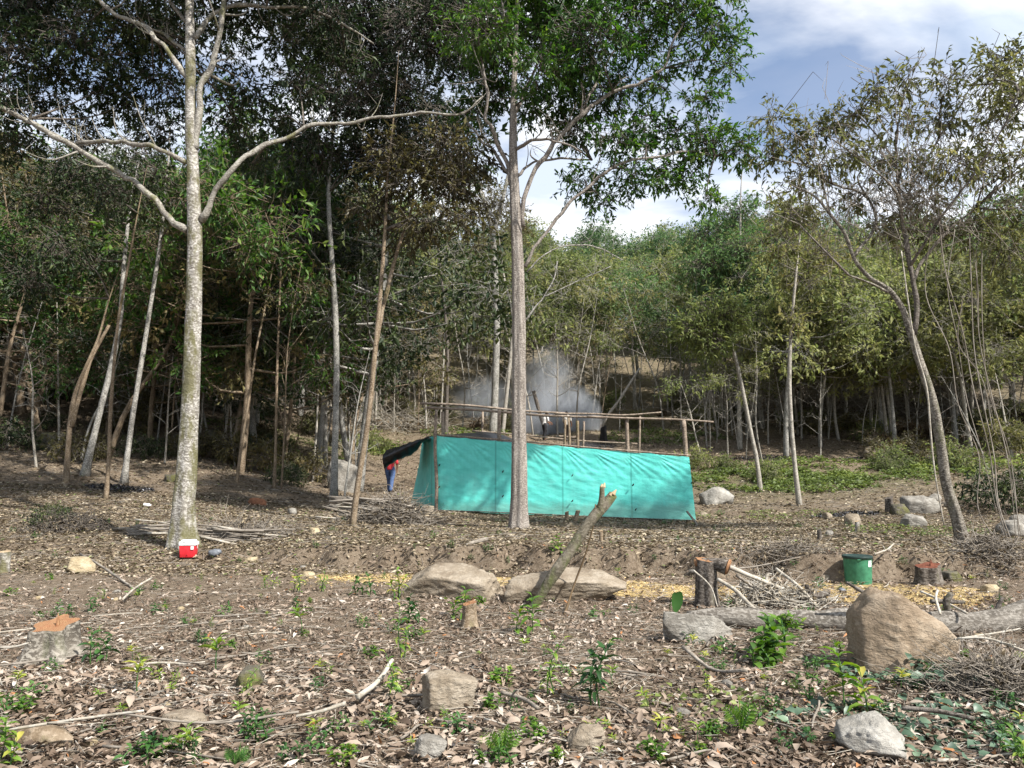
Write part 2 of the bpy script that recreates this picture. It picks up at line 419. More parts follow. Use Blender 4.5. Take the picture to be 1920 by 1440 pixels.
M['leaf_young'] = leaf_mat('leaf_young', [(0, (.05, .11, .02)), (.45, (.13, .24, .035)), (.8, (.26, .32, .05)), (1, (.40, .36, .08))], .35, .45, .35, .2)
M['leaf_seedling'] = leaf_mat('leaf_seedling', [(0, (.02, .055, .018)), (.5, (.045, .12, .028)), (1, (.12, .22, .05))], .3, .4, .4, .2)
M['litter'] = leaf_mat('litter', [(0, (.045, .030, .020)), (.3, (.145, .104, .073)), (.55, (.265, .205, .155)), (.8, (.40, .34, .28)), (.93, (.53, .49, .435)), (1, (.33, .15, .06))], .06, .65, .3, .0)
M['litter_mid'] = leaf_mat('litter_mid', [(0, (.048, .037, .022)), (.3, (.135, .104, .064)), (.55, (.24, .192, .13)), (.75, (.35, .295, .21)), (.9, (.44, .39, .295)), (1, (.12, .16, .045))], .08, .75, .2, .0)
M['cover'] = leaf_mat('cover', [(0, (.05, .065, .022)), (.45, (.10, .14, .035)), (1, (.21, .25, .065))], .3, .5, .3)
M['ivy'] = leaf_mat('ivy', [(0, (.03, .06, .035)), (.5, (.08, .135, .085)), (1, (.17, .24, .15))], .15, .45, .4)
M['chip'] = leaf_mat('chip', [(0, (.36, .24, .10)), (.5, (.56, .42, .20)), (1, (.72, .60, .36))], .05, .8, .2)
M['ash'] = leaf_mat('ash', [(0, (.012, .012, .013)), (.5, (.06, .06, .065)), (1, (.35, .35, .37))], .0, .9, .1)

def rock_mat(name, dark, mid, light, moss=None, amt=.3):
    m, t, out = mat_new(name)
    v = pos_vec(t)
    a = noise(t, 4, 10, .62, v); b = noise(t, 38, 6, .65, v); cc = noise(t, 11, 6, .6, scaled(t, v, (1, 1, 2.5)), .6)
    c = ramp(t, a, [(.3, dark), (.5, mid), (.7, light)])
    c = mixcol(t, ramp(t, b, [(.42, (.5, .5, .5)), (.58, (0, 0, 0))]), c, mixcol(t, .5, c, dark))
    c = mixcol(t, ramp(t, cc, [(.55, (0, 0, 0)), (.68, (.7, .7, .7))]), c, light)
    if moss: c = mixcol(t, ramp(t, noise(t, 3.5, 8, .7, v), [(.68-.3*amt, (0, 0, 0)), (.78-.3*amt, (.85, .85, .85))]), c, moss)
    h = N_(t, 'ShaderNodeMath', operation='ADD'); t.links.new(b, h.inputs[0])
    h2 = N_(t, 'ShaderNodeMath', operation='MULTIPLY'); t.links.new(cc, h2.inputs[0]); h2.inputs[1].default_value = 1.6; t.links.new(h2.outputs[0], h.inputs[1])
    bsdf(t, out, c, .9, bumpn(t, h.outputs[0], .8, .02), .2)
    return m
M['rock_tan'] = rock_mat('rock_tan', (.13, .10, .07), (.235, .195, .145), (.34, .295, .235), (.10, .09, .04), .15)
M['rock_warm'] = rock_mat('rock_warm', (.15, .112, .074), (.25, .192, .134), (.34, .28, .21), (.10, .085, .05), .08)
M['rock_grey'] = rock_mat('rock_grey', (.10, .09, .075), (.21, .195, .17), (.36, .345, .31), (.09, .085, .04), .2)
M['rock_pale'] = rock_mat('rock_pale', (.15, .14, .12), (.28, .265, .235), (.40, .385, .35), None)
M['rock_moss'] = rock_mat('rock_moss', (.05, .045, .035), (.11, .10, .075), (.22, .20, .16), (.09, .09, .025), .7)
M['rock_yellow'] = rock_mat('rock_yellow', (.22, .17, .10), (.34, .275, .175), (.45, .385, .27), None)

# ground: soil, litter tones, sawdust, ash, green
m, t, out = mat_new('soil')
v = pos_vec(t)
a = noise(t, 1.3, 8, .65, v); b = noise(t, 14, 8, .7, v); c3 = noise(t, 60, 4, .7, v)
c = ramp(t, b, [(.28, (.055, .041, .027)), (.48, (.152, .117, .082)), (.66, (.26, .21, .155)), (.8, (.37, .315, .25))])
c = mixcol(t, ramp(t, a, [(.4, (0, 0, 0)), (.65, (.6, .6, .6))]), c, mixcol(t, .5, c, (.15, .10, .065)))
c = mixcol(t, ramp(t, c3, [(.5, (0, 0, 0)), (.66, (.5, .5, .5))]), c, (.30, .25, .19))
gr = N_(t, 'ShaderNodeMath', operation='MULTIPLY'); t.links.new(attr(t, 'green'), gr.inputs[0]); t.links.new(ramp(t, noise(t, 5, 6, .7, v), [(.4, (0, 0, 0)), (.6, (1, 1, 1))]), gr.inputs[1])
c = mixcol(t, gr.outputs[0], c, (.085, .105, .03))
sd = N_(t, 'ShaderNodeMath', operation='MULTIPLY_ADD'); t.links.new(noise(t, 7, 7, .7, v), sd.inputs[0]); sd.inputs[1].default_value = 1.1; t.links.new(attr(t, 'sawdust'), sd.inputs[2])
c = mixcol(t, ramp(t, sd.outputs[0], [(.95, (0, 0, 0)), (1.15, (1, 1, 1))]), c, ramp(t, c3, [(.3, (.36, .25, .10)), (.6, (.56, .43, .21))]))
ash = N_(t, 'ShaderNodeMath', operation='MULTIPLY_ADD'); t.links.new(noise(t, 5, 7, .7, v), ash.inputs[0]); ash.inputs[1].default_value = 1.1; t.links.new(attr(t, 'ash'), ash.inputs[2])
c = mixcol(t, ramp(t, ash.outputs[0], [(.95, (0, 0, 0)), (1.2, (1, 1, 1))]), c, ramp(t, b, [(.4, (.012, .012, .013)), (.6, (.05, .048, .05)), (.75, (.22, .22, .235))]))
hh = N_(t, 'ShaderNodeMath', operation='ADD'); t.links.new(b, hh.inputs[0]); t.links.new(c3, hh.inputs[1])
bsdf(t, out, c, .95, bumpn(t, hh.outputs[0], .9, .04), .15)
M['soil'] = m
# cut wood
m, t, out = mat_new('cut_wood')
v = pos_vec(t)
wv = N_(t, 'ShaderNodeTexWave', wave_type='RINGS', rings_direction='Z', Scale=26.0, Distortion=3.0, Detail=4.0); t.links.new(v, wv.inputs['Vector'])
c = ramp(t, wv.outputs['Fac'], [(0, (.21, .105, .05)), (.6, (.27, .145, .07)), (1, (.32, .19, .10))])
c = mixcol(t, ramp(t, noise(t, 22, 6, .7, v), [(.45, (0, 0, 0)), (.65, (.6, .6, .6))]), c, (.22, .09, .045))
bsdf(t, out, c, .75, bumpn(t, noise(t, 60, 4, .7, scaled(t, v, (1, 4, 1))), .6, .01), .25)
M['cut_wood'] = m
M['bark_red'] = simple_mat('bark_red', (.14, .05, .03), .8, .4, 20, .5, .2)
M['cut_pale'] = simple_mat('cut_pale', (.36, .27, .17), .8, .25, 20, .4, .2)

# ------------------------------------------------------------------ the ground
def spread(lo, hi, step, far, grow):
    a = list(np.arange(lo, hi, step)); s = step; x = hi
    up = []
    while x < far[1]: up.append(x); s *= grow; x += s
    up.append(far[1]); s = step; x = lo - step; dn = []
    while x > far[0]: dn.append(x); s *= grow; x -= s
    dn.append(far[0])
    return np.array(dn[::-1] + a + up)
gx = spread(-8.5, 8.5, .065, (-330, 330), 1.07)
gy = spread(2.6, 13.6, .065, (-25, 400), 1.045)
GX, GY = np.meshgrid(gx, gy)
GZ = H(GX, GY)
n0, n1_ = GX.shape
idx = np.arange(n0*n1_).reshape(n0, n1_)
F = np.stack([idx[:-1, :-1], idx[:-1, 1:], idx[1:, 1:], idx[1:, :-1]], -1).reshape(-1, 4)
mb = MB(); mb.add(np.stack([GX, GY, GZ], -1).reshape(-1, 3), F)
ground = mb.build('ground', M['soil'], None, True)
tag(ground, 'sloping forest floor of brown soil and leaf litter', 'ground', kind='structure')
def blob(px, row, rx, ry, amp=1.0, p=None):
    p = p or G(px, row); return amp*np.exp(-(((GX-p.x)/rx)**2 + ((GY-p.y)/ry)**2))
def put(name, arr):
    a = ground.data.attributes.new(name, 'FLOAT', 'POINT'); a.data.foreach_set('value', np.clip(arr, 0, 1).astype(np.float32).ravel())
PXG = 960 + FPX*GX/np.maximum(GY, 2.0)
strip = np.exp(-((GY - np.interp(PXG, [500, 972, 1300, 1600, 1900], [11.8, 11.3, 10.4, 10.0, 9.6]))/.55)**2) * np.interp(PXG, [520, 640, 1050, 1200, 1400, 1780, 1860], [0, .7, .6, .95, .8, .9, 0])
put('sawdust', strip + blob(1190, 1105, .45, .6, .9) + blob(1650, 1105, 1.6, .7, .8) + blob(240, 1062, .9, .25, .4))
put('ash', blob(225, 918, .95, .55, 1.0) + blob(1585, 968, 1.0, .5, .9) + blob(1440, 858, 2.2, 1.0, .8) + blob(1690, 858, 2.6, 1.2, .9) + blob(1110, 832, 2.0, 2, .7))
put('green', blob(1440, 905, 4.5, 4.0, .9) + blob(1620, 900, 2.5, 2.0, .6) + blob(700, 835, 2.2, 2.2, .8) + blob(1700, 985, 2, 1.2, .5) + blob(1250, 1000, 3, 2, .3) + blob(560, 830, 3, 3, .4) + np.where(GY > 45, .35, 0) + blob(1870, 860, 5, 5, .5))

# ------------------------------------------------------------------ trees with a place of their own
def hero(name, base, label, cat='tree', group=None):
    return empty(name, base, label, cat, group)
def pxpath(pts, d):
    """pts: (px, row, width px[, depth offset]) -> world points and radii"""
    P, R = [], []
    for q in pts:
        dd = d + (q[3] if len(q) > 3 else 0)
        P.append(at(q[0], q[1], dd)); R.append(q[2]*.5*mpp(dd))
    return P, R
def rooted(pts, d0=None, ws=.8):
    """first point is stood on the ground; returns depth and world path"""
    g = G(pts[0][0], pts[0][1]) if d0 is None else GD(pts[0][0], d0)
    P, R = pxpath(pts, g.y); R = [r*ws for r in R]
    P[0] = g - Vector((0, 0, .12))
    return g, P, R
def trunk_part(root, P, R, mat, n=36, k=14, bump=.06, lobes=None, flare=1.5, seed=0, name='trunk'):
    mb = MB(); R = list(R)
    q, r = smooth_path(P, R, n)
    h = np.linalg.norm(q - q[0], axis=1)
    r = r * (1 + (flare-1)*np.exp(-h/max(.18, R[0]*2.0)))
    tube(mb, q, r, n, k, bump, seed, lobes, raw=True)
    return mb.build(name, mat, root, True, root.location)
def limb(root, P, R, mat, n=18, k=8, seed=0, name='branch', bump=.07, side=0):
    mb = MB(); q, r = smooth_path(P, R, n); ln = np.cumsum(np.r_[0, np.linalg.norm(np.diff(q, axis=0), axis=1)])
    q = q + np.stack([vnoise(ln*1.6+seed*7.1, ln*0+j*9.3) + .5*vnoise(ln*4.5+seed, ln*0+j*5.3) for j in range(3)], 1)*(np.minimum(r*1.9, .09) if side else np.minimum(r*.6, .02))[:, None]*np.clip(ln/.3, 0, 1)[:, None]
    r = r*(1+.16*vnoise(ln*3.1+seed, ln*0+2.2)); tube(mb, q, r, n, k, bump, seed, raw=True)
    gs_ = np.random.default_rng(seed+909); L0 = ln[-1]
    for j in range(side):
        i = int(gs_.integers(max(2, n//5), n-2)); tg_ = nrm(q[i+1]-q[i-1]); e = nrm(tg_*.7 + gs_.normal(0, .8, 3) + np.array([0, 0, .35])); l = .35 + .9*gs_.random()
        m_ = q[i] + e*l*.5 + gs_.normal(0, .07, 3); t_ = q[i] + nrm(e + np.array([0, 0, .3]))*l
        tube(mb, [q[i], m_, t_], [r[i]*.45, r[i]*.28, .003], 8, 5, .1, j)
        for z_ in range(3): a_ = q[i] + (t_-q[i])*(.45+.5*gs_.random()); sticks(mb, [a_], [a_ + gs_.normal(0, .2, 3) + np.array([0, 0, .08])], .005, .002)
    return mb.build(name, mat, root, True, root.location)
def crown(root, clumps, d, mat, twmat, L, dens=1.0, per=9, droop=.35, seed=0, tint=.5, twigs=True, wr=.38, tvar=.1, joints=None, twr=.006):
    lf, tw = MB(), MB()
    g = np.random.default_rng(seed+77)
    for i, q in enumerate(clumps):
        dd = d + (q[3] if len(q) > 3 else 0); c = at(q[0], q[1], dd); R = q[2]*mpp(dd)
        nsp = max(6, int(dens*55*(R/.9)**2))
        clump(lf, tw if twigs else None, c, R, nsp, per, L, seed*31+i, droop, tint + g.normal(0, tvar), twr, wr)
        if joints is not None:      # a bough reaching the clump from the nearest limb
            J = np.array([tuple(j) for j in joints]); cc = np.array(tuple(c))
            k_ = np.argsort(np.linalg.norm(J - cc + np.array([0, 0, .6]), axis=1))[0]
            a = J[k_]; mid = (a+cc)/2 + g.normal(0, .12, 3)*np.linalg.norm(cc-a)*.5
            tube(tw, [a, mid, cc], [.022+.008*R, .016, .008], 7, 5, .08, i)
    o = lf.build('crown', mat, root, False, root.location)
    if tw.n: tw.build('twigs', twmat, root, False, root.location)['kind'] = 'stuff'
    return o

# --- A: big pale trunk on the left
pA = [(345, 1028, 62), (344, 985, 50), (352, 850, 45), (361, 650, 40), (365, 430, 37), (362, 330, 31), (358, 240, 28), (357, 120, 26), (356, 40, 23), (352, -120, 18), (350, -260, 10)]
gA, PA, RA = rooted(pA, None, .74); dA = gA.y
tA = hero('pale_tree', gA, 'tall pale mottled tree with moss and spreading limbs, red cooler at its foot')
trunk_part(tA, PA, RA, M['bark_pale'], 70, 28, .05, (5, .14, .015), 1.45, 3)
limbsA = [
 [(352, 432, 20), (300, 385, 15), (230, 330, 14), (145, 272, 13), (60, 222, 12), (-20, 185, 11), (-150, 120, 7, -.5)],
 [(350, 305, 16), (320, 284, 12, -.2), (270, 270, 11, -.3), (210, 266, 10, -.2), (145, 268, 9, 0)],
 [(140, 270, 8), (90, 250, 7), (30, 215, 7, .1), (-60, 190, 5, .4)],
 [(352, 145, 15), (320, 105, 12), (270, 62, 11), (200, 10, 10), (120, -50, 8)],
 [(376, 415, 20), (395, 375, 14), (440, 315, 13), (500, 270, 12, .3), (570, 240, 10, .6), (680, 225, 8, .9), (790, 213, 6, 1.1), (870, 208, 5, 1.2), (905, 180, 3, 1.2)],
 [(366, 280, 20), (376, 200, 17), (398, 120, 15), (412, 60, 14), (420, -20, 13), (430, -140, 9)],
 [(364, 72, 14), (385, 40, 11, .1), (420, 18, 10, .2), (500, 10, 9, .4), (570, 18, 8, .6), (640, 45, 6, .8), (700, 80, 3, 1)],
 [(354, 75, 12), (338, 30, 10, .2), (318, -20, 8, .3)],
 [(350, 95, 9, .3), (318, 70, 8, .6), (285, 58, 7, .8), (262, 30, 5, 1.0)],
]
jA = list(PA[7:])
for i, q in enumerate(limbsA):
    P, R = pxpath(q, dA); R = [r*.78 for r in R]; limb(tA, P, R, M['bark_pale_limb'], 40, 10, i+4, side=7); jA += P[2:]
crown(tA, [(60, 20, 85, 1), (150, 70, 80, .5), (250, 40, 75, 1.2), (300, 150, 60, 1.8), (190, 165, 60, 1.5), (90, 120, 70, 1.6), (20, 90, 60, 0), (470, 10, 60, 1), (540, 70, 60, 1.2), (470, 170, 45, 1.6),
           (330, -90, 150, 0), (520, -90, 130, 0), (100, -120, 160, 0), (430, 40, 45, 1.4), (560, 160, 50, 1.2), (-40, 160, 80, 0), (620, 20, 70, .8), (-60, 40, 90, 0), (240, 190, 50, 1.8), (330, 60, 60, 2.2), (120, 0, 90, 2.4), (20, 0, 90, 2.4), (230, 110, 60, 2.6), (60, 180, 60, 2.6), (440, 110, 34, 2.2), (560, 20, 70, 2.4), (640, 110, 60, 2.0), (150, 240, 50, 2.6), (300, 240, 45, 2.8), (10, 260, 60, 2.4), (520, 220, 36, 2.6), (480, 300, 40, 3), (430, 200, 40, 2.6), (410, 60, 50, 2.8), (450, 250, 45, 3), (300, 60, 70, 3), (390, 150, 40, 3)],
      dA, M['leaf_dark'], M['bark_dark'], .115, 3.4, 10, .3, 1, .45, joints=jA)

# --- B: fluted trunk in front of the tarpaulin
pB = [(972, 992, 44), (973, 950, 37), (973, 800, 33), (973, 620, 32), (970, 480, 29), (966, 380, 26), (962, 290, 21), (963, 200, 16), (966, 100, 12), (970, 0, 10), (975, -140, 6)]
gB, PB, RB = rooted(pB, None, .76); dB = gB.y
tB = hero('fluted_tree', gB, 'tall tree with grooved brown trunk standing in front of the green tarpaulin')
trunk_part(tB, PB, RB, M['bark_mid'], 70, 30, .05, (6, .18, .08), 1.2, 8)
limbsB = [
 [(980, 425, 15), (990, 370, 12), (1012, 315, 11), (1055, 250, 11), (1100, 205, 10), (1150, 172, 9), (1210, 152, 8), (1245, 128, 7), (1258, 90, 6), (1280, 45, 4)],
 [(984, 500, 12), (1005, 462, 8), (1045, 410, 8), (1100, 352, 8), (1150, 315, 7), (1210, 298, 7), (1280, 286, 6), (1340, 292, 4)],
 [(960, 350, 14), (940, 290, 10), (925, 245, 9, -.3), (912, 185, 8, -.5), (905, 120, 5, -.6)],
 [(958, 330, 9), (930, 290, 7, .4), (895, 255, 6, .8), (870, 215, 4, 1)],
 [(968, 280, 10), (985, 265, 8, -.4), (1015, 262, 7, -.8), (1050, 268, 5, -1.0), (1090, 285, 4, -1)],
 [(970, 330, 8), (995, 305, 6, .4), (1050, 297, 5, .8), (1110, 300, 4, 1.2)],
 [(966, 210, 9), (990, 150, 7, .5), (1040, 80, 6, 1), (1100, 10, 4, 1.4)],
 [(1090, 214, 7), (1120, 150, 6, .3), (1160, 80, 5, .6), (1190, 10, 4, .8)],
 [(964, 130, 8), (950, 60, 6, -.3), (935, -10, 5, -.6)],
]
jB = list(PB[6:])
for i, q in enumerate(limbsB):
    P, R = pxpath(q, dB); R = [r*.78 for r in R]; limb(tB, P, R, M['bark_mid'], 34, 9, i+40, side=6); jB += P[3:]
for q in ([(984, 602, 6), (1005, 575, 5), (1022, 555, 5), (1038, 525, 4), (1046, 490, 3)], [(1020, 556, 4), (1060, 538, 3), (1100, 520, 3), (1145, 500, 2)],
          [(988, 510, 5), (1015, 482, 4), (1060, 462, 4, .2), (1110, 462, 4, .4), (1170, 488, 3, .6)]):
    P, R = pxpath(q, dB); R = [r*.7 for r in R]; limb(tB, P, R, M['bark_grey'], 20, 6, 3, side=4)
crown(tB, [(1335, 60, 62, 0), (1370, 120, 36, .3), (1320, 185, 38, 0), (1210, 60, 75, 1.2), (1110, 70, 90, -.8), (1020, 60, 80, 1.2), (1140, 170, 70, 1.2), (1075, 240, 55, 1.4), (1205, 235, 48, .4), (1185, 325, 50, .5),
           (1265, 250, 42, .8), (1325, 262, 55, 0), (1385, 275, 36, 0), (1285, 325, 42, .4), (1325, 375, 32, 0), (1095, 340, 42, .9), (1045, 170, 60, 1.4), (930, 100, 70, .8), (895, 50, 75, -.8), (1265, 15, 60, 0),
           (1150, -60, 120, 0), (1000, -80, 130, 0), (1330, -30, 70, 0), (1240, 330, 36, .2), (1130, 375, 30, .4), (1395, 285, 24, .3), (1010, 130, 60, -1), (1300, 120, 26, 0), (1240, 160, 40, .3), (1080, 130, 60, .2), (1160, 260, 45, 0), (915, 170, 55, 1.4), (890, 210, 50, 1.8), (960, 40, 70, 1.8), (1000, 210, 40, 1.8), (1060, 30, 70, 2)],
      dB, M['leaf_green'], M['bark_dark'], .125, 3.4, 10, .35, 2, .5, joints=jB)

# --- C: leaning, twiggy tree on the right
pC = [(1808, 1024, 40), (1795, 975, 33), (1775, 910, 29), (1763, 830, 27), (1748, 750, 26), (1725, 680, 24), (1706, 620, 22), (1690, 575, 17), (1668, 545, 15), (1630, 520, 12), (1603, 488, 11), (1585, 440, 10), (1555, 400, 9), (1530, 370, 7), (1480, 345, 4)]
gC, PC, RC = rooted(pC, None, .62); dC = gC.y
tC = hero('leaning_tree', gC, 'leaning grey tree with tangled half-bare twigs at the edge of the clearing')
trunk_part(tC, PC, RC, M['bark_lean'], 70, 20, .07, (5, .1, .03), 1.25, 5)
limbsC = [
 [(1712, 628, 17), (1720, 580, 13), (1712, 520, 12), (1700, 470, 11), (1692, 400, 9), (1684, 330, 7), (1680, 270, 5), (1690, 200, 3)],
 [(1712, 530, 10), (1730, 490, 8, .3), (1770, 440, 7, .6), (1830, 390, 6, .9), (1900, 330, 5, 1.2), (1960, 280, 4, 1.4)],
 [(1600, 482, 9), (1640, 400, 6, .4), (1625, 370, 6, .4), (1560, 345, 5, .4), (1510, 310, 4, .6), (1450, 300, 3, .8)],
 [(1696, 440, 8), (1680, 360, 6, -.4), (1640, 320, 5, -.6), (1600, 290, 4, -.8), (1560, 260, 3, -.8)],
 [(1690, 390, 7), (1720, 330, 5, .4), (1760, 260, 5, .6), (1800, 200, 4, .8), (1820, 160, 2, .8)],
 [(1684, 320, 5), (1650, 260, 4, .3), (1610, 220, 3, .3), (1570, 205, 2, .4)],
 [(1705, 500, 8), (1770, 400, 6, -.6), (1830, 320, 5, -.9), (1880, 240, 4, -1.2), (1910, 170, 3, -1.4)],
 [(1664, 548, 8), (1625, 528, 6, -.3), (1590, 515, 4, -.5)],
 [(1556, 402, 6), (1540, 340, 4, .4), (1510, 280, 3, .5), (1470, 235, 2, .6)],
]
jC = []
for i, q in enumerate(limbsC):
    P, R = pxpath(q, dC); R = [r*.78 for r in R]; limb(tC, P, R, M['bark_dark'] if i in (0, 1, 6) else M['bark_lean'], 20, 7, i+70); jC += P[2:]
clC = [(1450, 220, 34, .5), (1525, 245, 38, .4), (1600, 215, 34), (1640, 175, 36), (1700, 150, 40), (1780, 145, 42), (1860, 150, 45, -.6), (1915, 200, 50, -1), (1850, 230, 45, .8), (1765, 220, 45, .6), (1680, 225, 36), (1600, 285, 36, -.6), (1440, 295, 34, .8),
       (1500, 330, 38, .6), (1850, 320, 48, .8), (1785, 300, 45, -.6), (1910, 390, 55, .9), (1610, 360, 36, .4), (1550, 300, 34), (1700, 300, 40), (1480, 400, 34), (1940, 290, 50, 0), (1740, 370, 40, .8), (1830, 430, 45, .6), (1890, 110, 50, 0), (1930, 150, 60, .5), (1570, 230, 40, .8), (1640, 300, 40, 1), (1480, 270, 40, 1.2), (1760, 430, 45, 1.5), (1660, 430, 40, 1.5), (1880, 480, 60, 1.5)]
crown(tC, clC, dC, M['leaf_olive'], M['bark_dark'], .12, 3.6, 7, .5, 3, .38, joints=jC, twr=.0055)
# tangle of bare twigs hung in the crown
tw = MB(); g = np.random.default_rng(5)
for (a_, b_, r_, cnt) in ((1700, 380, 55, 260), (1720, 330, 70, 160), (1560, 330, 60, 150), (1620, 420, 60, 120), (1500, 420, 50, 90), (1800, 380, 70, 160), (1850, 260, 80, 160), (1670, 250, 80, 160)):
    c = np.array(tuple(at(a_, b_, dC+.3))); A = c + g.normal(size=(cnt, 3))*r_*mpp(dC)*.8
    B = A + g.normal(size=(cnt, 3))*np.array([.28, .28, .42]); C2 = B + g.normal(size=(cnt, 3))*.16
    sticks(tw, A, B, .007, .005); sticks(tw, B, C2, .005, .002)
tw.build('tangled_twigs', M['twig'], tC, False, tC.location)

